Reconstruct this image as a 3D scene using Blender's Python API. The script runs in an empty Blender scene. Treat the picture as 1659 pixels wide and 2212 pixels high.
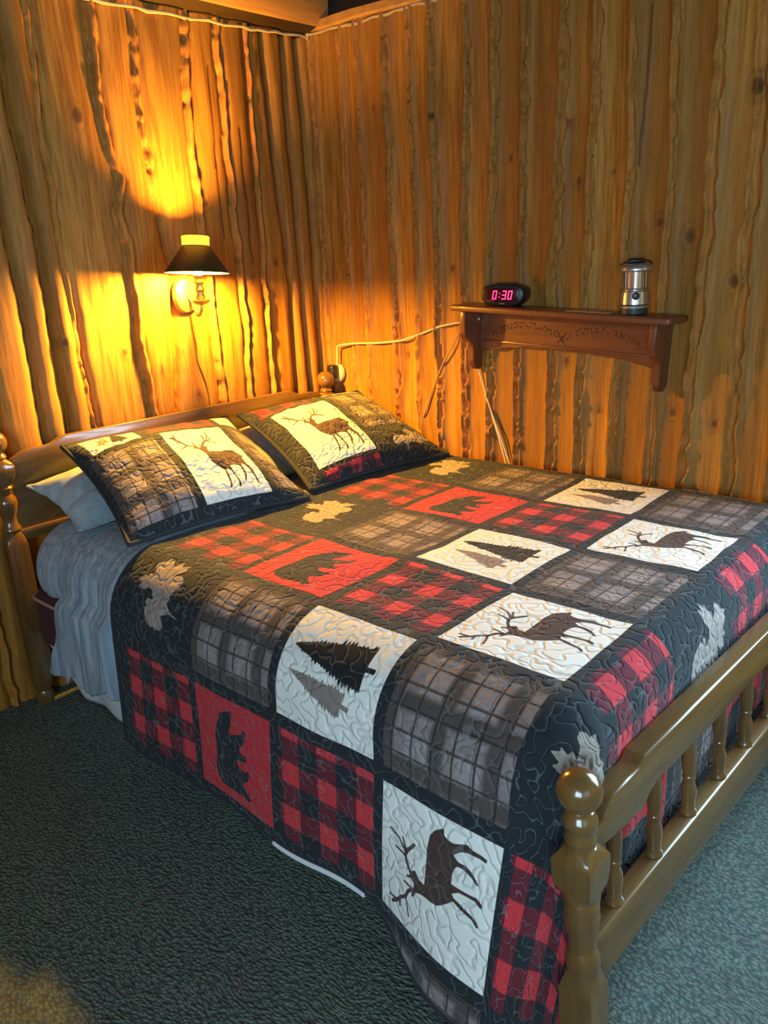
import bpy, bmesh, math, random
import numpy as np
from mathutils import Vector, Matrix

random.seed(7); np.random.seed(7)
S = bpy.context.scene
COL = S.collection
PI = math.pi

# ------------------------------------------------------------------ camera, light, exposure
CAM_F, CAM_LOC = 1682.13, (2.5446, -2.4588, 1.3741)
PITCH, ROLL, YAW = math.radians(17.5748), math.radians(-2.9107), math.radians(132.5895)
cd = bpy.data.cameras.new('camera'); cam = bpy.data.objects.new('camera', cd); COL.objects.link(cam)
d = Vector((math.cos(YAW)*math.cos(PITCH), math.sin(YAW)*math.cos(PITCH), -math.sin(PITCH)))
r = Vector((math.sin(YAW), -math.cos(YAW), 0)); u = r.cross(d)
r2 = math.cos(ROLL)*r + math.sin(ROLL)*u; u2 = -math.sin(ROLL)*r + math.cos(ROLL)*u
cam.matrix_world = Matrix(((r2.x, u2.x, -d.x, CAM_LOC[0]), (r2.y, u2.y, -d.y, CAM_LOC[1]), (r2.z, u2.z, -d.z, CAM_LOC[2]), (0, 0, 0, 1)))
cd.sensor_fit = 'VERTICAL'; cd.sensor_height = 36.0; cd.lens = CAM_F/2212*36.0
cd.clip_start = .05; cd.clip_end = 60
S.camera = cam

S.view_settings.view_transform = 'Standard'; S.view_settings.look = 'None'
S.view_settings.exposure = 0.10; S.view_settings.gamma = 1.0; S.view_settings.use_curve_mapping = False
S.cycles.use_denoising = True
S.cycles.max_bounces = 8; S.cycles.diffuse_bounces = 4; S.cycles.glossy_bounces = 3
S.cycles.sample_clamp_indirect = 6

ROOM_X, ROOM_Y, ROOM_Z = 4.3, -4.0, 2.62
WIN_R = (2.2, 3.4, .75, 1.95)      # window in the right wall: x0 x1 z0 z1
WIN_B = (2.5, 4.1, .85, 2.0)         # window in the back wall
WIN_F = (-3.3, -1.9, .85, 2.0)       # window in the foot-end wall: y0 y1 z0 z1
LAMP_POS = (.150, -.7575, 1.425)

wd = bpy.data.worlds.new('world'); S.world = wd; wd.use_nodes = True
wd.node_tree.nodes['Background'].inputs[0].default_value = (.55, .75, 1, 1)
wd.node_tree.nodes['Background'].inputs[1].default_value = 1.0
def area(name, loc, rot, sx, sy, power, col):
    l = bpy.data.lights.new(name, 'AREA'); l.shape = 'RECTANGLE'; l.size = sx; l.size_y = sy
    l.energy = power; l.color = col
    o = bpy.data.objects.new(name, l); COL.objects.link(o); o.location = loc; o.rotation_euler = rot
    return o
DAY = (.50, .80, 1.0)
area('daylight_right', ((WIN_R[0]+WIN_R[1])/2, .06, (WIN_R[2]+WIN_R[3])/2), (-PI/2, 0, 0), 1.2, 1.2, 95, DAY)
area('daylight_back', ((WIN_B[0]+WIN_B[1])/2, ROOM_Y-.10, (WIN_B[2]+WIN_B[3])/2), (PI/2, 0, 0), 1.6, 1.15, 98, DAY)
area('daylight_foot', (ROOM_X+.10, (WIN_F[0]+WIN_F[1])/2, (WIN_F[2]+WIN_F[3])/2), (0, PI/2, 0), 1.15, 1.4, 5, DAY)

# ------------------------------------------------------------------ node helpers
class X:
    """wraps a socket (or a number) so shaders can be written as arithmetic"""
    def __init__(s, nt, v): s.nt, s.v = nt, v
    def m(s, op, *a, clamp=False):
        n = s.nt.nodes.new('ShaderNodeMath'); n.operation = op; n.use_clamp = clamp
        for i, q in enumerate((s,)+a): put(s.nt, n.inputs[i], q)
        return X(s.nt, n.outputs[0])
    def __add__(s, o): return s.m('ADD', o)
    def __radd__(s, o): return s.m('ADD', o)
    def __sub__(s, o): return s.m('SUBTRACT', o)
    def __rsub__(s, o): return X(s.nt, o).m('SUBTRACT', s)
    def __mul__(s, o): return s.m('MULTIPLY', o)
    def __rmul__(s, o): return s.m('MULTIPLY', o)
    def __truediv__(s, o): return s.m('DIVIDE', o)
    def fract(s): return s.m('FRACT')
    def abs(s): return s.m('ABSOLUTE')
    def lt(s, o): return s.m('LESS_THAN', o)
    def gt(s, o): return s.m('GREATER_THAN', o)
    def max(s, o): return s.m('MAXIMUM', o)
    def min(s, o): return s.m('MINIMUM', o)
    def step(s, a, b, lo=0.0, hi=1.0):
        n = s.nt.nodes.new('ShaderNodeMapRange'); n.interpolation_type = 'SMOOTHSTEP'
        for k, q in zip((0, 1, 2, 3, 4), (s, a, b, lo, hi)): put(s.nt, n.inputs[k], q)
        return X(s.nt, n.outputs[0])
def put(nt, sock, q):
    if isinstance(q, X): q = q.v
    if isinstance(q, bpy.types.NodeSocket): nt.links.new(q, sock)
    else: sock.default_value = q
def rgba(c): return (c[0], c[1], c[2], 1.0)
class M:
    def __init__(s, name, rough=.6, spec=.5, metal=0.0, color=None):
        s.mat = bpy.data.materials.new(name); s.mat.use_nodes = True; s.nt = s.mat.node_tree
        s.b = s.nt.nodes['Principled BSDF']
        s.set('Roughness', rough); s.set('Specular IOR Level', spec); s.set('Metallic', metal)
        if color is not None: s.set('Base Color', rgba(color))
    def set(s, k, v): put(s.nt, s.b.inputs[k], v)
    def attr(s, name, out='Fac'):
        n = s.nt.nodes.new('ShaderNodeAttribute'); n.attribute_name = name
        return X(s.nt, n.outputs[out])
    def coord(s, out='Object'):
        n = s.nt.nodes.new('ShaderNodeTexCoord'); return n.outputs[out]
    def mapping(s, vec, scale=(1, 1, 1), loc=(0, 0, 0)):
        n = s.nt.nodes.new('ShaderNodeMapping'); put(s.nt, n.inputs['Vector'], vec)
        n.inputs['Scale'].default_value = scale; n.inputs['Location'].default_value = loc
        return n.outputs[0]
    def sep(s, vec):
        n = s.nt.nodes.new('ShaderNodeSeparateXYZ'); put(s.nt, n.inputs[0], vec)
        return [X(s.nt, q) for q in n.outputs]
    def sepc(s, col):
        n = s.nt.nodes.new('ShaderNodeSeparateColor'); put(s.nt, n.inputs[0], col)
        return [X(s.nt, q) for q in n.outputs]
    def noise(s, vec, scale, detail=3, rough=.5, dist=0.0, color=False):
        n = s.nt.nodes.new('ShaderNodeTexNoise'); put(s.nt, n.inputs['Vector'], vec)
        n.inputs['Scale'].default_value = scale; n.inputs['Detail'].default_value = detail
        n.inputs['Roughness'].default_value = rough; n.inputs['Distortion'].default_value = dist
        return n.outputs['Color'] if color else X(s.nt, n.outputs['Fac'])
    def voro(s, vec, scale, out='Distance'):
        n = s.nt.nodes.new('ShaderNodeTexVoronoi'); put(s.nt, n.inputs['Vector'], vec)
        n.inputs['Scale'].default_value = scale
        return n.outputs['Color'] if out == 'Color' else X(s.nt, n.outputs[out])
    def mix(s, f, a, b, mode='MIX'):
        n = s.nt.nodes.new('ShaderNodeMix'); n.data_type = 'RGBA'; n.blend_type = mode
        put(s.nt, n.inputs[0], f)
        for i, c in ((6, a), (7, b)):
            put(s.nt, n.inputs[i], rgba(c) if isinstance(c, tuple) and len(c) == 3 else c)
        return n.outputs[2]
    def bump(s, h, strength=.5, dist=.01):
        n = s.nt.nodes.new('ShaderNodeBump'); n.inputs['Strength'].default_value = strength
        n.inputs['Distance'].default_value = dist
        put(s.nt, n.inputs['Height'], h); s.nt.links.new(n.outputs[0], s.b.inputs['Normal'])

def plain(name, col, rough=.5, metal=0.0, spec=.5, vary=.12, scale=30):
    m = M(name, rough, spec, metal)
    n = m.noise(m.coord(), scale, 3)
    dk = tuple(c*(1-vary) for c in col); lt = tuple(min(1, c*(1+vary)) for c in col)
    m.set('Base Color', m.mix(n, dk, lt))
    return m.mat
def emit(name, col, strength):
    m = M(name, .5, color=(0.02, .02, .02)); m.set('Emission Color', rgba(col)); m.set('Emission Strength', strength)
    return m.mat

def wood(name, lt, dk, rough=.35, axis=2, scale=1.0, coat=0.0, spec=.5):
    m = M(name, rough, spec)
    sc = [18*scale]*3; sc[axis] = 1.6*scale
    v = m.mapping(m.coord(), sc)
    g = m.noise(v, 1.0, 5, .6, .6); g2 = m.noise(v, 5.0, 3, .5)
    m.set('Base Color', m.mix((g*.75+g2*.25).step(.35, .68), lt, dk))
    m.set('Roughness', g2.step(0, 1, rough*.85, rough*1.2))
    if coat: m.set('Coat Weight', coat); m.set('Coat Roughness', .08)
    m.bump(g2, .08, .004)
    return m.mat

# ------------------------------------------------------------------ mesh helpers
def link(name, me, mat=None, parent=None, label=None):
    o = bpy.data.objects.new(name, me); COL.objects.link(o)
    if mat is not None:
        for mm in (mat if isinstance(mat, (list, tuple)) else [mat]): me.materials.append(mm)
    if parent is not None: o.parent = parent
    if label: o['label'] = label
    return o
def from_bm(name, bm, mat=None, parent=None, smooth=True, label=None, angle=40):
    bmesh.ops.recalc_face_normals(bm, faces=bm.faces[:])
    me = bpy.data.meshes.new(name); bm.to_mesh(me); bm.free()
    if smooth:
        me.polygons.foreach_set('use_smooth', [True]*len(me.polygons))
        me.set_sharp_from_angle(angle=math.radians(angle))
    return link(name, me, mat, parent, label)
def tag(o, label, cat, group=None):
    o['label'] = label; o['category'] = cat
    if group: o['group'] = group
    return o
def empty(name, loc=(0, 0, 0), rot=(0, 0, 0)):
    o = bpy.data.objects.new(name, None); COL.objects.link(o); o.location = loc; o.rotation_euler = rot
    o.empty_display_size = .05
    return o
def struct(o): o['kind'] = 'structure'; return o
def box(bm, x0, x1, y0, y1, z0, z1, bev=0.0, seg=2):
    g = bmesh.ops.create_cube(bm, size=1.0)
    for v in g['verts']:
        v.co = Vector((x0+(v.co.x+.5)*(x1-x0), y0+(v.co.y+.5)*(y1-y0), z0+(v.co.z+.5)*(z1-z0)))
    if bev:
        es = list({e for v in g['verts'] for e in v.link_edges})
        bmesh.ops.bevel(bm, geom=es, offset=bev, segments=seg, profile=.5, affect='EDGES')
def prism(bm, pts, to3, t0, t1):
    """closed outline pts (2D) extruded between t0 and t1; to3(a,b,t) gives the point"""
    lo = [bm.verts.new(to3(a, b, t0)) for a, b in pts]; hi = [bm.verts.new(to3(a, b, t1)) for a, b in pts]
    n = len(pts)
    f1 = bm.faces.new(lo); f2 = bm.faces.new(hi[::-1])
    for i in range(n): bm.faces.new((lo[i], lo[(i+1) % n], hi[(i+1) % n], hi[i]))
    return f1, f2
def bevel_sharp(bm, off, seg=2, ang=35):
    bmesh.ops.recalc_face_normals(bm, faces=bm.faces[:])
    es = [e for e in bm.edges if len(e.link_faces) == 2 and e.calc_face_angle(0) > math.radians(ang)]
    bmesh.ops.bevel(bm, geom=es, offset=off, segments=seg, profile=.5, affect='EDGES')
def turned(bm, prof, cx=0, cy=0, seg=36, tilt=(0, 0), z_ref=0):
    """lathe about a vertical axis; prof = [(z, r, squareness)]; tilt = axis drift per metre of height"""
    rings = []
    for p in prof:
        z, rad = p[0], p[1]; sq = p[2] if len(p) > 2 else 0
        ring = []
        for k in range(seg):
            a = 2*PI*k/seg + PI/4
            c, s_ = math.cos(a), math.sin(a)
            rs = rad/max(abs(c), abs(s_)); rr = rad*(1-sq)+min(rs, rad*1.40)*sq
            ring.append(bm.verts.new((cx+tilt[0]*(z-z_ref)+rr*c, cy+tilt[1]*(z-z_ref)+rr*s_, z)))
        rings.append(ring)
    for a, b in zip(rings, rings[1:]):
        for k in range(seg): bm.faces.new((a[k], a[(k+1) % seg], b[(k+1) % seg], b[k]))
    bm.faces.new(rings[0][::-1]); bm.faces.new(rings[-1])
def tube(bm, pts, rad, seg=10, cap=True):
    pts = [Vector(p) for p in pts]; rings = []
    rads = rad if isinstance(rad, (list, tuple)) else [rad]*len(pts)
    up = Vector((.13, .29, .95))
    for i, p in enumerate(pts):
        t = (pts[min(i+1, len(pts)-1)]-pts[max(i-1, 0)]).normalized()
        a = t.cross(up)
        if a.length < 1e-4: a = t.cross(Vector((1, 0, 0)))
        a.normalize(); b = a.cross(t)
        rings.append([bm.verts.new(p+rads[i]*(math.cos(2*PI*k/seg)*a+math.sin(2*PI*k/seg)*b)) for k in range(seg)])
    for A, B in zip(rings, rings[1:]):
        for k in range(seg): bm.faces.new((A[k], A[(k+1) % seg], B[(k+1) % seg], B[k]))
    if cap: bm.faces.new(rings[0][::-1]); bm.faces.new(rings[-1])
def spline(pts, n=8):
    P = [np.array(p, float) for p in pts]; out = []
    P = [2*P[0]-P[1]]+P+[2*P[-1]-P[-2]]
    for i in range(1, len(P)-2):
        for k in range(n):
            t = k/n
            out.append(.5*((2*P[i])+(-P[i-1]+P[i+1])*t+(2*P[i-1]-5*P[i]+4*P[i+1]-P[i+2])*t*t+(-P[i-1]+3*P[i]-3*P[i+1]+P[i+2])*t**3))
    out.append(P[-2]); return [tuple(q) for q in out]
def grid_mesh(name, V, keep=None, mat=None, parent=None, attrs={}, uv=None, flip=False, label=None):
    """V: (n,m,3) vertex grid; keep: (n-1,m-1) bool face mask; attrs: name -> (n,m) floats or (n,m,4) colours"""
    n, m = V.shape[:2]
    idx = np.arange(n*m).reshape(n, m)
    q = np.stack([idx[:-1, :-1], idx[1:, :-1], idx[1:, 1:], idx[:-1, 1:]], -1)
    if flip: q = q[..., ::-1]
    q = q[keep] if keep is not None else q.reshape(-1, 4)
    used = np.unique(q); remap = -np.ones(n*m, int); remap[used] = np.arange(len(used)); q = remap[q]
    me = bpy.data.meshes.new(name)
    me.vertices.add(len(used)); me.vertices.foreach_set('co', V.reshape(-1, 3)[used].astype(np.float32).ravel())
    me.loops.add(q.size); me.loops.foreach_set('vertex_index', q.ravel().astype(np.int32))
    me.polygons.add(len(q)); me.polygons.foreach_set('loop_start', (np.arange(len(q))*4).astype(np.int32))
    me.polygons.foreach_set('use_smooth', np.ones(len(q), bool))
    me.update(calc_edges=True); me.validate()
    for k, a in attrs.items():
        if a.ndim == 3:
            at = me.attributes.new(k, 'FLOAT_COLOR', 'POINT'); at.data.foreach_set('color', a.reshape(-1, 4)[used].astype(np.float32).ravel())
        else:
            at = me.attributes.new(k, 'FLOAT', 'POINT'); at.data.foreach_set('value', a.reshape(-1)[used].astype(np.float32).ravel())
    return link(name, me, mat, parent, label)
def wob(x, freq, seed):
    """smooth 1-D noise in -1..1"""
    rs = np.random.RandomState(seed); n = 2048; t = rs.uniform(-1, 1, n)
    f = np.asarray(x)*freq+seed*7.3; i = np.floor(f).astype(int); w = f-i; w = w*w*(3-2*w)
    return t[i % n]*(1-w)+t[(i+1) % n]*w
def wob2(x, y, fx, fy, seed):
    rs = np.random.RandomState(seed); n = 256; t = rs.uniform(-1, 1, (n, n))
    a = np.asarray(x)*fx+31.7; b = np.asarray(y)*fy+57.1
    i = np.floor(a).astype(int); j = np.floor(b).astype(int); p = a-i; q = b-j; p = p*p*(3-2*p); q = q*q*(3-2*q)
    i %= n; j %= n; i1 = (i+1) % n; j1 = (j+1) % n
    return (t[i, j]*(1-p)+t[i1, j]*p)*(1-q)+(t[i, j1]*(1-p)+t[i1, j1]*p)*q
def sstep(x, a, b):
    t = np.clip((x-a)/(b-a), 0, 1); return t*t*(3-2*t)

# ------------------------------------------------------------------ materials
def log_material():
    m = M('varnished_pine_logs', .55, .25)
    co = m.coord()
    tone = m.attr('tone'); rope = m.attr('rope'); knot = m.attr('knot'); crack = m.attr('crack'); sh = m.attr('shift')
    px, py, pz = m.sep(co)
    cb = m.nt.nodes.new('ShaderNodeCombineXYZ')
    put(m.nt, cb.inputs[0], px*26+sh*9); put(m.nt, cb.inputs[1], py*26+sh*5); put(m.nt, cb.inputs[2], pz*1.5+sh*17)
    grain = m.noise(cb.outputs[0], 1.0, 5, .62, 1.1)
    fine = m.noise(cb.outputs[0], 4.5, 4, .6, .4)
    blot = m.noise(m.mapping(co, (5, 5, 1.1)), 1.0, 3, .5)
    g = (grain*.6+fine*.4).step(.34, .66)
    c = m.mix(g, (.47, .220, .032), (.22, .076, .008))
    c = m.mix(blot.step(.42, .72)*.55, c, (.25, .13, .036))
    c = m.mix(tone.step(.3, 1.0)*.65, c, (.21, .085, .014))
    c = m.mix(rope, c, m.mix(fine.step(.3, .7), (.48, .205, .038), (.31, .108, .016)))
    c = m.mix(knot, c, (.085, .035, .014))
    c = m.mix(crack, c, (.05, .018, .006))
    m.set('Base Color', c)
    m.set('Roughness', fine.step(0, 1, .48, .66))
    m.bump(grain*.5+fine*.5, .22, .006)
    return m.mat
LOG = log_material()
BEAM = wood('pine_beam_wood', (.50, .26, .075), (.36, .165, .04), .45, 1)
DARKBOARD = wood('dark_ceiling_boards', (.06, .030, .012), (.028, .014, .006), .6, 0)
SOFFIT = wood('dark_brown_wood', (.035, .018, .007), (.02, .010, .004), .5, 1)
CHINK = plain('white_chinking', (.44, .35, .21), .9)
BEDWOOD = wood('brown_maple_bed_wood', (.165, .088, .028), (.105, .052, .016), .26, 1, .9, .5)
BEDWOODV = wood('brown_maple_turned_wood', (.155, .080, .024), (.095, .046, .014), .20, 2, .9, .6)
SHELFWOOD = wood('reddish_shelf_wood', (.175, .056, .022), (.105, .031, .012), .38, 0, 1.1, .2)

def carpet_material():
    m = M('green_grey_loop_carpet', .95, .1)
    co = m.coord()
    wv = m.noise(co, 7, 2, color=True)
    n = m.nt.nodes.new('ShaderNodeVectorMath'); n.operation = 'SCALE'; put(m.nt, n.inputs[0], wv); n.inputs['Scale'].default_value = .05
    a = m.nt.nodes.new('ShaderNodeVectorMath'); a.operation = 'ADD'; put(m.nt, a.inputs[0], co); put(m.nt, a.inputs[1], n.outputs[0])
    v = m.mapping(a.outputs[0], (1.0, 1.75, 1))
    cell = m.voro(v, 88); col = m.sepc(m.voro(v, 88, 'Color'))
    big = m.noise(co, 3.0, 3); fz = m.noise(co, 260, 2)
    c = m.mix(col[0].step(.15, .85), (.125, .146, .125), (.172, .205, .168))
    c = m.mix((col[1].gt(.86))*.45, c, (.17, .14, .18))
    c = m.mix((col[2].gt(.82))*.5, c, (.11, .20, .175))
    c = m.mix(big.step(.4, .65)*.25, c, (.13, .14, .11))
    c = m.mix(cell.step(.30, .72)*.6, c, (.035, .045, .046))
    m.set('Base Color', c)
    m.bump((1-cell)*.8+fz*.35, .6, .010)
    return m.mat
CARPET = carpet_material()

NIGHT = (.0165, .0205, .0255)
def quilt_material():
    m = M('patchwork_quilt_cloth', .9, .15)
    uvn = m.nt.nodes.new('ShaderNodeUVMap'); uvn.uv_map = 'cell'
    lu, lv, _ = m.sep(uvn.outputs[0])
    kinds = m.attr('kinds', 'Color'); kw, kr, kb = m.sepc(kinds)
    kp = m.attr('kinds', 'Alpha')
    sd1 = m.attr('sd_motif'); sd2 = m.attr('sd_second'); sdc = m.attr('sd_cell'); mcol = m.attr('motif_colour', 'Color')
    sx, sy, sz = m.attr('sheet_x'), m.attr('sheet_y'), None
    cb = m.nt.nodes.new('ShaderNodeCombineXYZ'); put(m.nt, cb.inputs[0], sx); put(m.nt, cb.inputs[1], sy)
    P = cb.outputs[0]
    weave = m.noise(P, 420, 2); soft = m.noise(P, 14, 3); slub = m.noise(P, 90, 2)
    # buffalo check
    def stripe(q, off, per=.111): return ((q+off)/per).fract()
    su = stripe(lu, -.012).m('SUBTRACT', .25).abs().step(.225, .255, 1, 0)
    su2 = stripe(lu, -.012).m('SUBTRACT', 1.25).abs().step(.225, .255, 1, 0)
    su = su.max(su2)
    sv = stripe(lv, .036).m('SUBTRACT', .25).abs().step(.225, .255, 1, 0).max(stripe(lv, .036).m('SUBTRACT', 1.25).abs().step(.225, .255, 1, 0))
    both = su*sv; one = su.max(sv)-both
    RED = (.56, .035, .045)
    buff = m.mix(one, NIGHT, (.125, .016, .026)); buff = m.mix(both, buff, RED)
    # brown plaid
    def bands(q, off, per, w, s): return ((q+off)/per).fract().m('SUBTRACT', .5).abs().step(w-s, w+s, 1, 0)
    b1 = bands(lu, .052, .118, .15, .07).max(bands(lv, .060, .126, .15, .07))
    b1b = bands(lu, .02, .118, .10, .05).max(bands(lv, .02, .126, .10, .05))
    l1 = bands(lu, .004, .0475, .050, .02).max(bands(lv, .018, .0455, .050, .02))
    l2 = bands(lu, .028, .0950, .016, .012).max(bands(lu, .034, .0950, .016, .012)).max(bands(lv, .044, .091, .016, .012))
    pl = m.mix(b1b*.5, (.30, .245, .25), (.17, .13, .115))
    pl = m.mix(b1*.88, pl, (.050, .038, .032))
    pl = m.mix(l2*.6, pl, (.08, .055, .055))
    pl = m.mix(l1*.85, pl, (.028, .020, .020))
    pl = m.mix(slub.step(.35, .7)*.22, pl, (.07, .055, .05))
    # cream and red grounds
    cream = m.mix(soft, (.74, .72, .68), (.82, .80, .76))
    c = m.mix(kw, NIGHT, cream); c = m.mix(kr, c, (.50, .030, .040)); c = m.mix(kb, c, buff); c = m.mix(kp, c, pl)
    c = m.mix(sd2.step(-.0012, .0012, 1, 0), c, (.235, .190, .170))
    inner = m.mix(slub.step(.4, .65)*.35, mcol, NIGHT)
    c = m.mix(sd1.step(-.0010, .0010, 1, 0), c, inner)
    c = m.mix(sdc.step(-.0008, .0014), c, NIGHT)
    # meander quilting: level lines of a soft noise
    q = m.noise(P, 33, .3, .4, .5)
    iso = (q-.5).abs()
    thread = iso.step(.009, .024, 1, 0); valley = iso.step(.0, .11, 0, 1)
    c = m.mix(thread*.27, c, (.22, .25, .26))
    c = m.mix(weave.step(.3, .8)*.18, c, (.03, .03, .035))
    m.set('Base Color', c)
    m.set('Sheen Weight', .08)
    m.bump(valley*1.0+weave*.05+soft*.3, .5, .008)
    return m.mat
QUILT = quilt_material()
LINING = plain('pale_quilt_lining', (.62, .64, .66), .9)

def streak_cloth(name, c0, c1, c2, sc=(60, 60, 3)):
    m = M(name, .85, .2)
    v = m.mapping(m.coord(), sc)
    a = m.noise(v, 1.0, 4, .6, .5); b = m.noise(m.coord(), 5, 3)
    c = m.mix(a.step(.32, .68), c0, c1); c = m.mix(b.step(.45, .75)*.4, c, c2)
    m.set('Base Color', c); m.bump(a, .25, .006)
    return m.mat
SHEET = streak_cloth('blue_grey_sheet_cloth', (.19, .25, .32), (.34, .41, .48), (.24, .31, .40))
PILLOWCASE = streak_cloth('blue_grey_pillowcase_cloth', (.27, .33, .38), (.36, .42, .46), (.30, .36, .42), (30, 30, 30))
SKIRT = plain('white_bed_skirt_cloth', (.66, .70, .73), .9)
MATTRESS = plain('white_mattress_ticking', (.6, .58, .54), .9)
MAROON = plain('maroon_box_spring_cloth', (.060, .016, .022), .8, vary=.3)
PIPING = plain('pink_piping', (.40, .24, .22), .8)
BRASS = plain('aged_brass', (.72, .52, .20), .32, .9)
SHADE_OUT = plain('dark_green_shade_paint', (.018, .022, .010), .5)
SHADE_IN = plain('white_shade_lining', (.50, .46, .36), .8)
BLACKPL = plain('black_plastic', (.012, .012, .013), .35)
SILVER = plain('silver_painted_plastic', (.62, .63, .64), .25, .85)
DARKTEAL = plain('dark_green_rubber', (.012, .030, .028), .5)
CORD = plain('cream_cord_vinyl', (.62, .47, .30), .6)
BROWNCORD = plain('brown_cord', (.10, .045, .015), .6)
HIGHLIGHTMAT = plain('pale_globe_highlights', (.78, .70, .60), .3)
PAPER = plain('kraft_card', (.46, .28, .15), .8)

# ------------------------------------------------------------------ log walls
SEAM_R = [[(.022, 2.3), (.012, 0.0)],
 [(.176, 2.206), (.178, 1.894), (.162, 1.558), (.168, 1.159), (.162, .883), (.165, 0)],
 [(.285, 2.22), (.276, 1.848), (.275, 1.507), (.266, 1.179), (.262, .889), (.265, 0)],
 [(.419, 2.192), (.419, 1.829), (.416, 1.498), (.419, 1.161), (.409, .898), (.405, 0)],
 [(.525, 2.192), (.536, 1.892), (.54, 1.49), (.53, 1.162), (.526, .905), (.521, .674), (.52, 0)],
 [(.639, 2.197), (.637, 1.877), (.645, 1.484), (.637, 1.163), (.642, .912), (.64, .687), (.64, 0)],
 [(.787, 2.206), (.787, 1.927), (.772, 1.632), (.758, 1.163), (.755, .919), (.756, .699), (.75, 0)],
 [(.903, 2.18), (.901, 1.767), (.874, 1.469), (.873, 1.164), (.876, .926), (.868, .711), (.87, 0)],
 [(1.02, 2.154), (1.019, 1.821), (1.008, 1.461), (.996, 1.165), (.992, .933), (.993, .725), (.99, 0)],
 [(1.16, 2.122), (1.158, 1.867), (1.145, 1.596), (1.151, 1.452), (1.133, 1.304), (1.131, .991), (1.13, .74), (1.12, 0)],
 [(1.269, 2.098), (1.27, 1.784), (1.258, 1.446), (1.251, 1.152), (1.241, .916), (1.241, .752), (1.24, 0)],
 [(1.386, 2.072), (1.392, 1.767), (1.389, 1.438), (1.383, 1.153), (1.374, 1.002), (1.368, .766), (1.36, 0)],
 [(1.51, 2.044), (1.52, 1.748), (1.52, 1.429), (1.516, 1.183), (1.501, 1.009), (1.497, .661), (1.49, 0)],
 [(1.639, 2.015), (1.641, 1.73), (1.638, 1.422), (1.631, 1.156), (1.617, .942), (1.611, .716), (1.6, 0)],
 [(1.746, 1.991), (1.759, 1.655), (1.756, 1.415), (1.753, 1.157), (1.757, .952), (1.755, .734), (1.75, 0)],
 [(1.885, 2.2), (1.89, 1.3), (1.878, .64), (1.88, 0)]]
SEAM_L = [[(-.048, 2.238), (-.036, 1.916), (-.030, 1.524), (-.034, .98), (-.03, 0)],
 [(-.125, 2.25), (-.118, 1.4), (-.12, 0)],
 [(-.227, 2.227), (-.21, 1.785), (-.178, 1.295), (-.185, .869), (-.19, 0)],
 [(-.314, 2.236), (-.32, 2.02), (-.317, 1.779), (-.314, 1.481), (-.331, 1.322), (-.328, 1.166), (-.328, .89), (-.33, 0)],
 [(-.448, 2.23), (-.451, 2.044), (-.447, 1.851), (-.445, 1.609), (-.44, 1.353), (-.446, 1.131), (-.453, .889), (-.45, 0)],
 [(-.581, 2.222), (-.601, 2.063), (-.607, 1.915), (-.611, 1.685), (-.607, 1.542), (-.599, 1.326), (-.602, 1.154), (-.594, .883), (-.59, 0)],
 [(-.794, 2.187), (-.807, 2.002), (-.803, 1.861), (-.798, 1.782), (-.787, 1.557), (-.758, 1.367), (-.775, 1.12), (-.801, .881), (-.80, 0)],
 [(-.939, 2.202), (-.949, 2.051), (-.959, 1.95), (-.947, 1.78), (-.918, 1.696), (-.939, 1.601), (-.923, 1.451), (-.918, 1.296), (-.929, 1.136), (-.92, 1.011), (-.911, .89), (-.91, 0)],
 [(-1.151, 2.177), (-1.15, 1.993), (-1.163, 1.766), (-1.159, 1.666), (-1.165, 1.421), (-1.157, 1.236), (-1.151, .939), (-1.15, 0)],
 [(-1.246, 2.071), (-1.247, 1.856), (-1.235, 1.696), (-1.236, 1.493), (-1.237, 1.28), (-1.237, .977), (-1.24, 0)],
 [(-1.327, 1.66), (-1.323, 1.46), (-1.319, 1.214), (-1.32, .96), (-1.33, 0)],
 [(-1.46, 2.2), (-1.455, 0)]]
KNOT_R = [(1.489, 1.458, .013), (1.584, 1.412, .019), (1.723, 1.279, .017), (1.741, 1.79, .018), (1.181, 1.78, .010), (.396, 1.234, .010),
          (.391, 1.719, .010), (.627, 1.878, .009), (1.212, 1.597, .012), (1.566, .876, .014), (1.185, 1.025, .012), (.70, 1.35, .008), (.955, 1.70, .009),
          (1.33, 1.62, .007), (1.06, 1.30, .008), (1.70, .85, .012), (.46, 1.02, .008), (1.31, .86, .009), (.34, 1.95, .007)]
KNOT_L = [(-1.044, 1.875, .020), (-.578, 1.623, .013), (-.713, .938, .009), (-.995, 1.127, .012), (-.122, 1.07, .010), (-1.208, 1.181, .012),
          (-1.49, .22, .018), (-.52, 1.75, .007), (-.26, 1.4, .010), (-.86, 1.05, .008), (-.40, 1.35, .008)]
CRACKS_R = [[(1.435, 2.05), (1.428, 1.93), (1.42, 1.75), (1.415, 1.62)]]
CRACKS_L = [[(-.50, 2.1), (-.51, 1.8), (-.505, 1.5)], [(-.39, 1.9), (-.385, 1.4)]]

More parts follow.
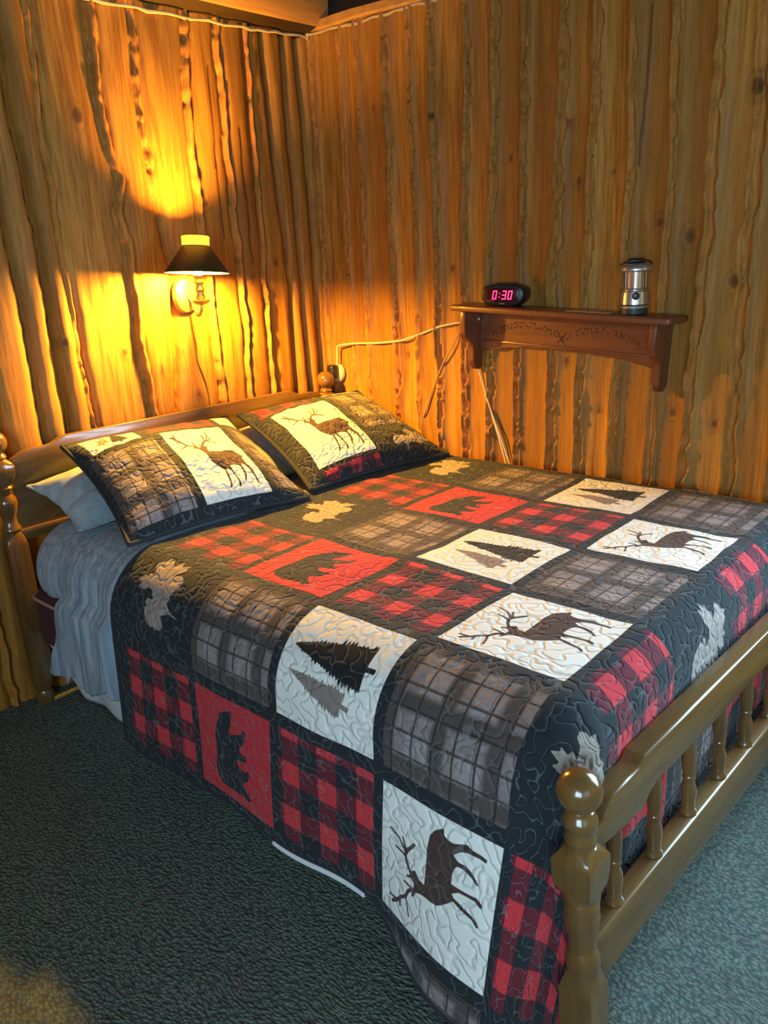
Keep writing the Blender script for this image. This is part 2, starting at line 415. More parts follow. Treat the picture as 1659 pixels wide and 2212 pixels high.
def log_wall(name, seams, ropes, s0, s1, z1, to3, holes, knots, cracks, seed, ds=.0055, dz=.011):
    s = np.arange(s0, s1+ds/2, ds); z = np.arange(0, z1+dz/2, dz)
    SS, ZZ = np.meshgrid(s, z, indexing='ij')
    C = []
    for i, sm in enumerate(seams):
        zs = np.array([p[1] for p in sm][::-1]); ss = np.array([p[0] for p in sm][::-1])
        C.append(np.interp(z, zs, ss)+.0045*wob(z, 9, seed+i)+.0025*wob(z, 31, seed+60+i))
    C = np.array(C)                                   # seams x z
    order = np.argsort(C[:, 0]); C = C[order]; ropes = [ropes[k] for k in order]
    edges = np.vstack([np.full((1, len(z)), s0-.10), C, np.full((1, len(z)), s1+.10)])
    H = np.zeros_like(SS); TONE = np.zeros_like(SS); ROPE = np.zeros_like(SS); SHIFT = np.zeros_like(SS)
    rs = np.random.RandomState(seed)
    n = len(edges)-1
    tones = rs.uniform(0, 1, n); deps = rs.uniform(-.010, .005, n); shifts = rs.uniform(0, 9, n)
    for k in range(n):
        a, b = edges[k][None, :], edges[k+1][None, :]
        inside = (SS >= a) & (SS < b)
        w = b-a; dd = np.minimum(SS-a, b-SS); rr = np.minimum(.040, w*.47)
        t = np.clip(1-dd/rr, 0, 1)
        prof = -.050*(1-np.sqrt(np.clip(1-t**2.2, 0, 1)))
        crown = -.007*((SS-(a+b)/2)/(w/2))**2
        h = prof+crown+deps[k]+.004*wob(ZZ, 2.3, seed+200+k)+.0018*wob2(SS, ZZ, 40, 6, seed+k)
        H = np.where(inside, h, H); TONE = np.where(inside, tones[k], TONE); SHIFT = np.where(inside, shifts[k], SHIFT)
    for i in range(len(C)):
        rw = ropes[i]
        if rw is None: continue
        wid, str_, ztop, zbot = rw
        c = C[i][None, :]+.004*wob(ZZ, 14, seed+300+i)
        hw = .84*wid*(1+.40*wob(ZZ, 34, seed+400+i)+.16*wob(ZZ, 75, seed+450+i))
        dd = np.abs(SS-c)/np.maximum(hw, .003)
        env = sstep(ZZ, zbot-.05, zbot+.05)*(1-sstep(ZZ, ztop-.05, ztop+.05))
        rope = np.sqrt(np.clip(1-dd**2, 0, 1))
        top = -.018+(.016+.011*(wid/.014))*rope*str_+.004*wob(ZZ, 48, seed+500+i)
        H = np.where((dd < 1) & (env > .4), np.maximum(H, top), H)
        ROPE = np.maximum(ROPE, (1-sstep(dd, .75, 1.0))*env)
    KN = np.zeros_like(SS)
    for (ks, kz, kr) in knots:
        dd = np.sqrt(((SS-ks)/kr)**2+((ZZ-kz)/(kr*1.35))**2)*(1+.12*wob2(SS, ZZ, 90, 90, 5))
        KN = np.maximum(KN, (1-sstep(dd, .55, 1.15))*.9); KN = np.maximum(KN, .35*(1-sstep(np.abs(dd-1.6), .0, .35)))
        H += .004*np.exp(-dd**2/3)
    CR = np.zeros_like(SS)
    for k, cr in enumerate(cracks):
        zs = np.array([p[1] for p in cr][::-1]); ss = np.array([p[0] for p in cr][::-1])
        dd = np.abs(SS-(np.interp(ZZ, zs, ss)+.004*wob(ZZ, 14, 900+k)))
        inz = (ZZ > zs.min()) & (ZZ < zs.max())
        f = np.where(inz, 1-sstep(dd, .0015, .0055), 0)*.8; CR = np.maximum(CR, f); H -= .006*f
    V = to3(SS, H, ZZ)
    keep = np.ones((len(s)-1, len(z)-1), bool)
    sc = (s[:-1]+s[1:])/2; zc = (z[:-1]+z[1:])/2
    for (a, b, c, d_) in holes:
        keep &= ~((sc[:, None] > a) & (sc[:, None] < b) & (zc[None, :] > c) & (zc[None, :] < d_))
    return struct(grid_mesh(name, V, keep, LOG, attrs={'tone': TONE, 'rope': ROPE, 'knot': KN, 'crack': CR, 'shift': SHIFT}))

extra = [[(x+.01*math.sin(x*9), 2.3), (x, 0)] for x in np.arange(2.01, 4.25, .125)]
seams = SEAM_R+extra
ropes = [(.012, 1, 3, -1)]*len(seams)
for k, wv in {0: .010, 1: .012, 2: .0095, 3: .011, 4: .010, 5: .011, 6: .014, 7: .014, 8: .0125, 9: .016, 10: .014, 11: .011, 12: .013, 13: .016, 14: .019, 15: .015}.items():
    ropes[k] = (wv, 1, 3, -1)
log_wall('wall_right', seams, ropes, -.03, ROOM_X+.03, 2.26,
         lambda s, h, z: np.stack([s, h, z], -1), [WIN_R], KNOT_R, CRACKS_R, 11)
extra = [[(y, 2.3), (y+.01, 0)] for y in np.arange(-1.60, ROOM_Y+.06, -.14)]
seams = SEAM_L+extra
ropes = [None, None, None, (.012, 1, 3, -1), (.0125, 1, 3, -1), (.017, 1.1, 3, -1), (.013, 1, 3, 1.60), (.020, 1.2, 3, -1), (.008, .7, 3, -1), None, None, None]+[(.012, 1, 3, -1)]*len(extra)
log_wall('wall_left', seams, ropes, ROOM_Y-.03, .03, 2.28,
         lambda s, h, z: np.stack([h, s, z], -1), [], KNOT_L, CRACKS_L, 42)

# plain far walls behind the camera, with their windows
def slab_wall(name, holes, s0, s1, z1, put3, mat):
    bm = bmesh.new()
    xs = sorted({s0, s1, *[h[0] for h in holes], *[h[1] for h in holes]}); zs = sorted({0, z1, *[h[2] for h in holes], *[h[3] for h in holes]})
    for a, b in zip(xs, xs[1:]):
        for c, e in zip(zs, zs[1:]):
            if any(h[0] <= (a+b)/2 <= h[1] and h[2] <= (c+e)/2 <= h[3] for h in holes): continue
            p = [put3(s, t, z) for s in (a, b) for t in (0, .08) for z in (c, e)]
            vs = [bm.verts.new(q) for q in p]
            for f in ((0, 1, 3, 2), (4, 6, 7, 5), (0, 4, 5, 1), (2, 3, 7, 6), (0, 2, 6, 4), (1, 5, 7, 3)): bm.faces.new([vs[i] for i in f])
    return struct(from_bm(name, bm, mat, smooth=False))
slab_wall('wall_back', [WIN_B], 0, ROOM_X, ROOM_Z, lambda s, t, z: (s, ROOM_Y-t, z), BEAM)
slab_wall('wall_front', [WIN_F], ROOM_Y, 0, ROOM_Z, lambda s, t, z: (ROOM_X+t, s, z), BEAM)
def window(name, a, b, c, e, put3):
    bm = bmesh.new(); w = .05
    for (s0, s1, z0, z1) in ((a-w, a, c-w, e+w), (b, b+w, c-w, e+w), (a, b, c-w, c), (a, b, e, e+w), ((a+b)/2-.018, (a+b)/2+.018, c, e)):
        p = [put3(s, t, z) for s in (s0, s1) for t in (-.025, .06) for z in (z0, z1)]
        vs = [bm.verts.new(q) for q in p]
        for f in ((0, 1, 3, 2), (4, 6, 7, 5), (0, 4, 5, 1), (2, 3, 7, 6), (0, 2, 6, 4), (1, 5, 7, 3)): bm.faces.new([vs[i] for i in f])
    return struct(from_bm(name, bm, BEAM, smooth=False))
window('window_1', *WIN_R, lambda s, t, z: (s, t, z))
window('window_2', *WIN_B, lambda s, t, z: (s, ROOM_Y-t, z))
window('window_3', *WIN_F, lambda s, t, z: (ROOM_X+t, s, z))

bm = bmesh.new(); box(bm, -.1, ROOM_X+.1, ROOM_Y-.1, .1, -.06, 0.0)
struct(from_bm('floor', bm, CARPET, smooth=False))
bm = bmesh.new(); box(bm, -.1, ROOM_X+.1, ROOM_Y-.1, .1, ROOM_Z, ROOM_Z+.06)
struct(from_bm('ceiling', bm, DARKBOARD, smooth=False))

# wall-top beams: left one is a broad log with a dark soffit, right one a flatter board that drops to the right
def beam_left():
    bm = bmesh.new()
    prof = [(-.05, 2.245), (.088, 2.268), (.094, 2.276), (.108, 2.33), (.110, 2.40), (.098, 2.46), (.06, 2.50), (-.05, 2.50)]
    n = 60; rings = []
    for k in range(n+1):
        y = .02+(ROOM_Y-.02)*k/n
        ring = []
        for i, (x, z) in enumerate(prof):
            j = (.004*float(wob(y, 6, i)) if i < 6 else 0)
            ring.append(bm.verts.new((x+j, y, z-.012*min(1, -y/1.0)+j*.6)))
        rings.append(ring)
    for A, B in zip(rings, rings[1:]):
        for i in range(len(prof)): bm.faces.new((A[i], A[(i+1) % len(prof)], B[(i+1) % len(prof)], B[i]))
    bm.faces.new(rings[0]); bm.faces.new(rings[-1][::-1])
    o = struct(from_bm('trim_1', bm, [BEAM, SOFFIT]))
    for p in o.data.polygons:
        if p.normal.z < -.8: p.material_index = 1  # faces pointing down take the darker brown wood
    return o
beam_left()
bm = bmesh.new()
prof = lambda x: (2.262-.031*x, 2.300-.031*x)
rings = []
for k in range(61):
    x = -.02+(ROOM_X+.02)*k/60; lo, hi = prof(x); lo += .004*float(wob(x, 9, 3)); hi += .004*float(wob(x, 7, 4))
    rings.append([bm.verts.new(p) for p in ((x, .05, lo), (x, -.022, lo), (x, -.028, lo+.008), (x, -.026, hi-.006), (x, -.016, hi), (x, .05, hi))])
for A, B in zip(rings, rings[1:]):
    for i in range(6): bm.faces.new((A[i], A[(i+1) % 6], B[(i+1) % 6], B[i]))
bm.faces.new(rings[0]); bm.faces.new(rings[-1][::-1])
struct(from_bm('trim_2', bm, BEAM))
bm = bmesh.new(); box(bm, -.08, ROOM_X+.05, .045, .09, 2.10, ROOM_Z)
struct(from_bm('trim_3', bm, DARKBOARD, smooth=False))
bm = bmesh.new(); box(bm, -.10, -.06, ROOM_Y, .02, 2.2, ROOM_Z)
struct(from_bm('trim_4', bm, DARKBOARD, smooth=False))
# a rafter running into the corner
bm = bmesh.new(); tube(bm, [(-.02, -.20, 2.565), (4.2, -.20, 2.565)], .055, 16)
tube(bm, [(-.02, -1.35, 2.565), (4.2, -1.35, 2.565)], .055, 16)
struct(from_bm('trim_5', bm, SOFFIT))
# pale chinking squeezed out along the top of the logs
bm = bmesh.new()
for pts in ([(.012+.006*math.sin(k*1.7), -.02-.04*k, 2.246-.0015*k+.005*float(wob(k, .9, 2))) for k in range(34)],
            [(.02+.035*k, -.012-.006*math.sin(k*2.1), 2.254-.0011*k+.006*float(wob(k, .8, 8))) for k in range(34)]):
    tube(bm, pts, [.004+.004*abs(float(wob(i, .7, 21))) for i in range(len(pts))], 7)
tube(bm, [(.012, -.012, 2.24), (.02, -.02, 2.262), (.07, -.035, 2.30)], [.006, .010, .007], 7)
struct(from_bm('trim_6', bm, CHINK))

# ------------------------------------------------------------------ bed frame
bed = tag(empty('bed', (1.06, -.80, 0)), 'brown wooden bed frame with turned posts and a spindle footboard', 'bed')
bed_inv = Matrix.Translation((-1.06, .80, 0))
def bedpart(name, bm, mat, parent=None, **k):
    if parent is None:
        bmesh.ops.transform(bm, matrix=bed_inv, verts=bm.verts[:]); return from_bm(name, bm, mat, bed, **k)
    bmesh.ops.transform(bm, matrix=bed_inv, verts=bm.verts[:]); return from_bm(name, bm, mat, parent, **k)
def fb_x(y, z): return 2.063+.035*(y+1.52)+.05*(.58-z)      # the footboard leans and is set a little askew
POST = [(0, .030, 1), (.205, .0305, 1), (.210, .0302, .95), (.238, .0280, .1), (.243, .0270, 0), (.252, .0285, 0), (.262, .0295, 0), (.276, .0270, 0), (.284, .0215, 0), (.288, .0205, 0),
        (.292, .0235, 0), (.300, .0225, 0), (.325, .0268, 0), (.345, .0295, 0), (.352, .0300, 0), (.356, .0280, 0), (.366, .0295, 0), (.376, .0285, 0), (.384, .0250, 0), (.388, .0235, 0), (.391, .0310, 0), (.397, .0310, 0),
        (.404, .0300, 1), (.415, .0320, 1), (.440, .0345, 1), (.462, .0345, 1), (.466, .0340, .92), (.484, .0270, .1), (.487, .0240, 0), (.492, .0240, 0), (.497, .0262, 0), (.503, .0262, 0), (.508, .0235, 0), (.517, .0235, 0),
        (.522, .0262, 0), (.530, .0290, 0), (.538, .0275, 0), (.544, .0235, 0), (.549, .0220, 0)]
def ball(bm, cx, cy, cz, rad, seg=28):
    bmesh.ops.create_uvsphere(bm, u_segments=seg, v_segments=18, radius=rad, matrix=Matrix.Translation((cx, cy, cz)))
def foot_post(y):
    bm = bmesh.new(); x0 = fb_x(y, 0)
    turned(bm, POST, x0, y, tilt=(-.05, 0))
    p = bedpart('foot_post', bm, BEDWOODV)
    bm = bmesh.new(); z = .583; ball(bm, x0-.05*z, y, z, .0365)
    turned(bm, [(.543, .020), (.549, .022), (.553, .018)], x0, y, tilt=(-.05, 0))
    bedpart('finial', bm, BEDWOODV, p)
foot_post(-1.52); foot_post(-.085)
UP = [(-1.492, .480), (-1.470, .480), (-1.447, .484), (-1.436, .496), (-1.425, .508), (-1.405, .514), (-1.36, .515), (-1.325, .515), (-1.312, .519), (-1.304, .527), (-1.298, .530)]
LOW = [(-1.492, .440), (-1.470, .438), (-1.43, .433), (-1.378, .427), (-1.325, .424), (-1.302, .426), (-1.280, .440), (-1.255, .449), (-1.16, .447), (-1.0, .444)]
mir = lambda L: [(-1.605-y, z) for y, z in L][::-1]
outline = LOW+mir(LOW)+[(y, z) for y, z in (UP+mir(UP))[::-1]]
bm = bmesh.new()
prism(bm, outline, lambda a, b, t: (fb_x(a, b)+t, a, b), -.040, 0.002)
bevel_sharp(bm, .0055, 3, 50)
bedpart('top_rail', bm, BEDWOOD, angle=50)
bm = bmesh.new()
prism(bm, [(-1.50, .166), (-.105, .166), (-.105, .268), (-1.50, .268)], lambda a, b, t: (fb_x(a, b)+t, a, b), -.036, 0.004)
bevel_sharp(bm, .006, 3, 50)
bedpart('bottom_rail', bm, BEDWOOD, angle=50)
SP = [(0, .016), (.004, .0172), (.008, .0165), (.014, .0125), (.028, .0130), (.050, .0155), (.064, .0150), (.076, .0112), (.080, .0108), (.084, .0128), (.088, .0132), (.092, .0110), (.100, .0128), (.125, .0150), (.150, .0142), (.175, .0110), (.186, .0105)]
ys = [-1.382+.1555*k for k in range(9)]
for y in ys:
    bm = bmesh.new(); z0 = .266
    turned(bm, [(z0+z, rr) for z, rr in SP], fb_x(y, 0)-.016, y, 24, tilt=(-.05, 0))
    bedpart('spindle', bm, BEDWOODV)
# headboard
HPOST = [(0, .026, 0), (.03, .030, 0), (.05, .022, 0), (.065, .031, 0), (.10, .034, .3), (.12, .0325, 1), (.575, .0325, 1), (.60, .031, .6), (.618, .026, 0), (.628, .031, 0), (.636, .029, 0), (.648, .0225, 0), (.672, .0235, 0),
         (.690, .031, 0), (.712, .0345, 0), (.728, .0325, 0), (.742, .024, 0), (.757, .027, 0), (.765, .031, 0), (.772, .026, 0), (.79, .033, .6), (.815, .036, .9), (.835, .036, .9), (.848, .032, .3), (.856, .025, 0), (.862, .029, 0), (.868, .026, 0), (.874, .021, 0)]
for y in (-1.517, -.088):
    bm = bmesh.new(); turned(bm, HPOST, .058, y)
    p = bedpart('head_post', bm, BEDWOODV)
    bm = bmesh.new(); ball(bm, .058, y, .908, .038); turned(bm, [(.868, .019), (.874, .022), (.879, .018)], .058, y)
    bedpart('finial', bm, BEDWOODV, p)
HT = [(-1.505, .800), (-1.494, .815), (-1.490, .833), (-1.474, .851), (-1.450, .865), (-1.420, .871), (-1.362, .872), (-1.340, .875), (-1.322, .884), (-1.305, .891), (-1.28, .893)]
hmir = lambda L: [(-1.605-y, z) for y, z in L][::-1]
bm = bmesh.new()
prism(bm, [(-1.505, .615), (-.10, .615)]+[(y, z) for y, z in (HT+hmir(HT))[::-1]], lambda a, b, t: (t, a, b), .046, .068)
bevel_sharp(bm, .003, 2, 50)
bedpart('headboard_panel', bm, BEDWOOD, angle=50)
bm = bmesh.new(); box(bm, .044, .078, -1.497, -.108, .585, .622, .006); box(bm, .046, .070, -1.497, -.108, .30, .40, .004)
bedpart('head_rail', bm, BEDWOOD)
for y in (-1.40, -.2):
    bm = bmesh.new(); box(bm, .085, 2.03, y-.012, y+.012, .165, .25, .004)
    bedpart('side_rail', bm, BEDWOOD)

# ------------------------------------------------------------------ mattress, box spring, skirt
def soft_box(name, x0, x1, y0, y1, z0, z1, rv, rt, mat):
    """rounded block: vertical corners rv, top edge rt"""
    bm = bmesh.new()
    rings = []
    levels = [(z0, .012), (z0+.010, .003)]+[(z0+.012+(z1-rt-z0-.012)*t, 0) for t in (0, .5, 1)]
    levels += [(z1-rt+rt*math.sin(a), rt*(1-math.cos(a))) for a in np.linspace(.2, PI/2, 7)]
    for z, ins in levels:
        ring = []; rr = max(rv-ins, .012)
        for (cx, cy, a0) in ((x1-rv, y1-rv, 0), (x0+rv, y1-rv, PI/2), (x0+rv, y0+rv, PI), (x1-rv, y0+rv, 3*PI/2)):
            sx = 1 if cx > (x0+x1)/2 else -1; sy = 1 if cy > (y0+y1)/2 else -1
            ccx = (x1-ins-rr) if sx > 0 else (x0+ins+rr); ccy = (y1-ins-rr) if sy > 0 else (y0+ins+rr)
            for k in range(9):
                a = a0+PI/2*k/8; ring.append(bm.verts.new((ccx+rr*math.cos(a), ccy+rr*math.sin(a), z)))
        rings.append(ring)
    n = len(rings[0])
    for A, B in zip(rings, rings[1:]):
        for i in range(n): bm.faces.new((A[i], A[(i+1) % n], B[(i+1) % n], B[i]))
    bm.faces.new(rings[0][::-1]); bm.faces.new(rings[-1])
    return bm
o = from_bm('mattress', soft_box('mattress', .095, 1.975, -1.45, -.15, .432, .612, .06, .12, MATTRESS), MATTRESS)
tag(o, 'white mattress lying on the maroon box spring under the blue sheet and quilt', 'mattress')
bs = empty('box_spring', (1.03, -.80, .25)); tag(bs, 'maroon box spring with pink piping under the mattress near the headboard', 'box spring')
bm = soft_box('cover', .10, 1.99, -1.522, -.12, .25, .430, .06, .03, MAROON)
bmesh.ops.translate(bm, vec=(-1.03, .80, -.25), verts=bm.verts[:]); from_bm('cover', bm, MAROON, bs)
bm = bmesh.new(); pts = []
for (cx, cy, a0) in ((1.93, -.18, 0), (.16, -.18, PI/2), (.16, -1.462, PI), (1.93, -1.462, 3*PI/2)):
    for k in range(7):
        a = a0+PI/2*k/6; pts.append((cx-1.03+.062*math.cos(a), cy+.80+.062*math.sin(a), .412-.25))
tube(bm, pts+[pts[0]], .0055, 8, False); from_bm('piping', bm, PIPING, bs)
# bed skirt: hangs in soft waves round the near side
n = 260; m_ = 14
xs = np.linspace(.10, 1.93, n)[:, None]*np.ones((1, m_)); t = np.linspace(0, 1, m_)[None, :]*np.ones((n, 1))
yy = -1.500+.083*t-.008*t*np.sin(xs*38+1.5*np.sin(xs*9))+.03*sstep(xs, .6, .8)
zz = .262-t*.258
o = grid_mesh('bed_skirt', np.stack([xs, yy, zz], -1), None, SKIRT)
tag(o, 'white bed skirt hanging to the carpet under the blue sheet', 'bed skirt')
o.modifiers.new('thick', 'SOLIDIFY').thickness = .002

# ------------------------------------------------------------------ quilt
DEER = [(.319, .525), (.348, .506), (.386, .547), (.443, .557), (.442, .406), (.439, .279), (.453, .177), (.494, .123), (.562, .073), (.568, .122), (.609, .138), (.648, .139), (.687, .123), (.751, .097), (.79, .114), (.861, .116), (.907, .126), (.897, .151), (.856, .143), (.796, .146), (.754, .15), (.708, .168), (.657, .214), (.698, .241), (.751, .237), (.801, .251), (.848, .288), (.875, .315), (.855, .322), (.821, .295), (.779, .278), (.739, .269), (.696, .273), (.68, .296), (.667, .341), (.667, .411), (.703, .41), (.755, .408), (.821, .403), (.869, .396), (.912, .419), (.922, .448), (.901, .448), (.858, .425), (.791, .428), (.733, .435), (.68, .471), (.7, .491), (.75, .501), (.802, .518), (.848, .527), (.891, .548), (.914, .582), (.894, .586), (.854, .554), (.807, .546), (.76, .537), (.696, .516), (.661, .552), (.606, .601), (.566, .629), (.514, .638), (.454, .638), (.409, .646), (.368, .663), (.348, .711), (.327, .721), (.328, .674), (.35, .62), (.312, .58)]
ANT = [[(.329, .581), (.264, .498), (.244, .445), (.267, .396), (.322, .328)], [(.246, .457), (.204, .445), (.143, .438)], [(.243, .427), (.173, .356), (.084, .327)], [(.257, .424), (.209, .333)], [(.323, .572), (.273, .594)], [(.328, .666), (.29, .704), (.267, .763), (.218, .801), (.174, .86), (.122, .904)], [(.169, .854), (.09, .865)], [(.267, .763), (.294, .83), (.31, .887)], [(.202, .824), (.21, .877)], [(.322, .658), (.242, .652)]]
BEAR = [(.339, .168), (.36, .164), (.467, .11), (.507, .102), (.509, .154), (.487, .243), (.46, .329), (.47, .339), (.615, .283), (.668, .215), (.685, .249), (.672, .322), (.629, .38), (.586, .432), (.604, .46), (.643, .479), (.675, .455), (.686, .517), (.589, .552), (.543, .55), (.545, .592), (.585, .618), (.655, .631), (.698, .591), (.716, .633), (.693, .694), (.607, .763), (.636, .809), (.686, .831), (.715, .87), (.682, .916), (.621, .892), (.515, .896), (.407, .908), (.297, .897), (.236, .831), (.224, .722), (.25, .621), (.254, .524), (.248, .418), (.286, .298), (.336, .211)]
LEAF = [(.136, .452), (.177, .41), (.089, .384), (.151, .347), (.133, .321), (.2, .333), (.211, .286), (.274, .319), (.235, .239), (.191, .209), (.18, .167), (.221, .136), (.248, .143), (.274, .059), (.297, .108), (.339, .087), (.388, .144), (.429, .129), (.472, .072), (.495, .122), (.602, .075), (.577, .133), (.61, .134), (.536, .216), (.528, .245), (.602, .208), (.673, .234), (.698, .278), (.695, .339), (.641, .415), (.665, .457), (.648, .503), (.735, .565), (.865, .599), (.843, .605), (.727, .582), (.613, .627), (.669, .706), (.633, .761), (.539, .772), (.53, .755), (.462, .769), (.39, .732), (.347, .642), (.338, .608), (.376, .594), (.33, .565), (.35, .518), (.407, .524), (.435, .501), (.398, .485), (.374, .443), (.308, .427), (.242, .466)]
def fir(apex, base, half, seed, n=15):
    rs = np.random.RandomState(seed); a = np.array(apex); b = np.array(base); ax = b-a; L = np.linalg.norm(ax); ax /= L; nr = np.array([-ax[1], ax[0]])
    sides = []
    for sg in (1, -1):
        pts = []
        for k in range(1, n+1):
            t = k/n; w = half*(t**.85)*(1+rs.uniform(-.24, .20))*(1 if t < .9 else .85)
            pts.append(a+ax*L*(t-.9/n)+nr*sg*half*((t-.7/n)**.85 if t > .7/n else 0)*.70)
            pts.append(a+ax*L*min(1.0, t-.25/n+rs.uniform(-.2, .2)/n)+nr*sg*w)
        sides.append(pts)
    tr = [a+ax*L*.97+nr*.02, a+ax*(L+.06)+nr*.022, a+ax*(L+.06)-nr*.022, a+ax*L*.97-nr*.02]
    return [tuple(p) for p in [a]+sides[0]+tr+sides[1][::-1]]
FIR1 = fir((.085, .392), (.835, .375), .245, 3, 22); FIR2 = fir((.120, .590), (.70, .70), .135, 9, 18)
def sd_poly(P, poly, scale):
    """signed distance (metres) to a closed outline; P (...,2) in cell units, scale = cell size"""
    pts = np.array(poly)*scale; Q = P*scale
    dmin = np.full(Q.shape[:-1], 1e9); ins = np.zeros(Q.shape[:-1], bool)
    for i in range(len(pts)):
        a, b = pts[i], pts[(i+1) % len(pts)]; e = b-a; w = Q-a
        t = np.clip((w@e)/max(e@e, 1e-12), 0, 1); dd = w-t[..., None]*e
        dmin = np.minimum(dmin, (dd**2).sum(-1))
        c = ((a[1] <= Q[..., 1]) & (b[1] > Q[..., 1])) | ((b[1] <= Q[..., 1]) & (a[1] > Q[..., 1]))
        with np.errstate(divide='ignore', invalid='ignore'):
            xi = a[0]+(Q[..., 1]-a[1])/(b[1]-a[1] if abs(b[1]-a[1]) > 1e-12 else 1e-12)*(b[0]-a[0])
        ins ^= c & (Q[..., 0] < xi)
    return np.sqrt(dmin)*np.where(ins, -1, 1)
def sd_line(P, pts, scale, rad):
    pts = np.array(pts)*scale; Q = P*scale; dmin = np.full(Q.shape[:-1], 1e9)
    for i, (a, b) in enumerate(zip(pts, pts[1:])):
        e = b-a; w = Q-a; t = np.clip((w@e)/max(e@e, 1e-12), 0, 1)
        dmin = np.minimum(dmin, np.sqrt(((w-t[..., None]*e)**2).sum(-1)))
    return dmin-rad
def motif(kind, P, scale):
    s = np.array(scale)
    far = np.full(P.shape[:-1], .05)
    if kind == 'deer':
        dd = sd_poly(P, DEER, s)
        for i, a in enumerate(ANT): dd = np.minimum(dd, sd_line(P, a, s, .0036 if i in (0, 5) else .0026))
        return dd, far
    if kind == 'bear': return sd_poly(P, BEAR, s), far
    if kind == 'leaf': return sd_poly(P, LEAF, s), far
    if kind == 'fir': return sd_poly(P, FIR1, s), sd_poly(P, FIR2, s)
    return far, far
BROWN, BLACKM, TAN = (.075, .040, .032), (.012, .013, .013), (.37, .305, .27)
KIND = {'deer': ((1, 0, 0, 0), BROWN), 'fir': ((1, 0, 0, 0), BLACKM), 'bear': ((0, 1, 0, 0), NIGHT), 'buffalo': ((0, 0, 1, 0), NIGHT), 'plaid': ((0, 0, 0, 1), NIGHT), 'leaf': ((0, 0, 0, 0), TAN), 'white': ((1, 0, 0, 0), BROWN), 'dark': ((0, 0, 0, 0), NIGHT)}
def patch_attrs(U, V, cells):
    """cells: list of (u0,u1,v0,v1,kind,mapfun) in sheet metres -> attribute dict + local uv"""
    A = {'kinds': np.zeros(U.shape+(4,)), 'motif_colour': np.zeros(U.shape+(4,)), 'sd_motif': np.full(U.shape, .05), 'sd_second': np.full(U.shape, .05), 'sd_cell': np.full(U.shape, .05)}
    LU = np.zeros(U.shape); LV = np.zeros(U.shape); best = np.full(U.shape, 1e9)
    for (u0, u1, v0, v1, kind, mp) in cells:
        dx = np.maximum(u0-U, U-u1); dy = np.maximum(v0-V, V-v1); sd = np.maximum(dx, dy)
        near = sd < .02
        sel = near & (sd < best); best = np.where(sel, sd, best)
        A['sd_cell'][sel] = sd[sel]
        k, mc = KIND[kind]
        A['kinds'][sel] = k; A['motif_colour'][sel] = tuple(mc)+(1,)
        LU[sel] = (U-u0)[sel]; LV[sel] = (V-v0)[sel]
        P = np.stack([(U[sel]-u0)/(u1-u0), (V[sel]-v0)/(v1-v0)], -1); sc = (u1-u0, v1-v0)
        if mp == 'sham': P = np.stack([P[..., 1], 1-P[..., 0]], -1); sc = (v1-v0, u1-u0)
        a, b = motif(kind, P, sc); A['sd_motif'][sel] = a; A['sd_second'][sel] = b
    A['sheet_x'] = U; A['sheet_y'] = V
    return A, LU, LV
def set_uv(o, LU, LV, V, keep):
    """store the within-patch coordinates as uv map 'cell'"""
    me = o.data
    n, m = LU.shape; idx = np.arange(n*m).reshape(n, m)
    q = np.stack([idx[:-1, :-1], idx[1:, :-1], idx[1:, 1:], idx[:-1, 1:]], -1)
    q = q[keep] if keep is not None else q.reshape(-1, 4)
    used = np.unique(q); lu = LU.reshape(-1)[used]; lv = LV.reshape(-1)[used]
    uvl = me.uv_layers.new(name='cell'); vi = np.zeros(len(me.loops), np.int32); me.loops.foreach_get('vertex_index', vi)
    uvl.data.foreach_set('uv', np.stack([lu[vi], lv[vi]], -1).astype(np.float32).ravel())

PX, WX, PY, WY = .31, .2829, .3093, .2762
TOP = .66
def quilt_surface(U, V):
    a = U-.285; b = V-.29
    th = np.arctan2(np.maximum(a, 0), np.maximum(b, 1e-9)); th = np.where(b <= 0, PI/2, th)
    near = (b > 0)
    rr = np.where((a > 0) & (b > 0), np.hypot(a, b), np.maximum(np.maximum(a, b), 0))
    th = np.where(rr <= 0, 0, th)
    f = th/(PI/2); R = .165*(1-f)+.088*f
    ang = np.minimum(rr/R, PI/2); out = R*np.sin(ang); drop = R*(1-np.cos(ang)); rest = np.maximum(rr-R*PI/2, 0)
    corner = np.exp(-((th-.05)/.35)**2)*sstep(U, -.05, .28)
    flare = .05+.20*corner; flare = np.where(f > .35, .05*(1-sstep(f, .35, .7)), flare)
    rip = .010*np.sin(U*13+.6*np.sin(U*5))*(1-f)+.016*np.sin(th*11.0)*((a > 0) & (b > 0))
    out = out+rest*flare+rest*rip*1.6
    drop = drop+rest*(.985-.02*corner)
    xe, ye = 1.66+.285, -1.08-.29
    x = 1.66+np.where(a > 0, .285, U)+out*np.sin(th); y = -1.08-np.where(b > 0, .29, V)-out*np.cos(th)
    x = np.where(rr <= 0, 1.66+U, x); y = np.where(rr <= 0, -1.08-V, y)
    z = TOP-drop
    # far edge tucks down between bed and wall
    c = np.maximum(-.955-V, 0); Rf = .05; an = np.minimum(c/Rf, PI/2)
    y = np.where(c > 0, -.125+Rf*np.sin(an), y); z = z-np.where(c > 0, Rf*(1-np.cos(an))+np.maximum(c-Rf*PI/2, 0), 0)
    flat = 1-sstep(rr, 0, .1)
    z = z+.004*wob2(U, V, 6, 6, 77)*flat+.003*wob2(U, V, 14, 14, 78)*flat
    y = y+.004*wob2(U, V, 9, 5, 79)*(1-flat)*(f < .5)
    spill = z < .012
    return x, y, z
du = .0036
us = np.arange(-.985, .90, du); vs = np.arange(-1.22, 1.09, du)
U, V = np.meshgrid(us, vs, indexing='ij')
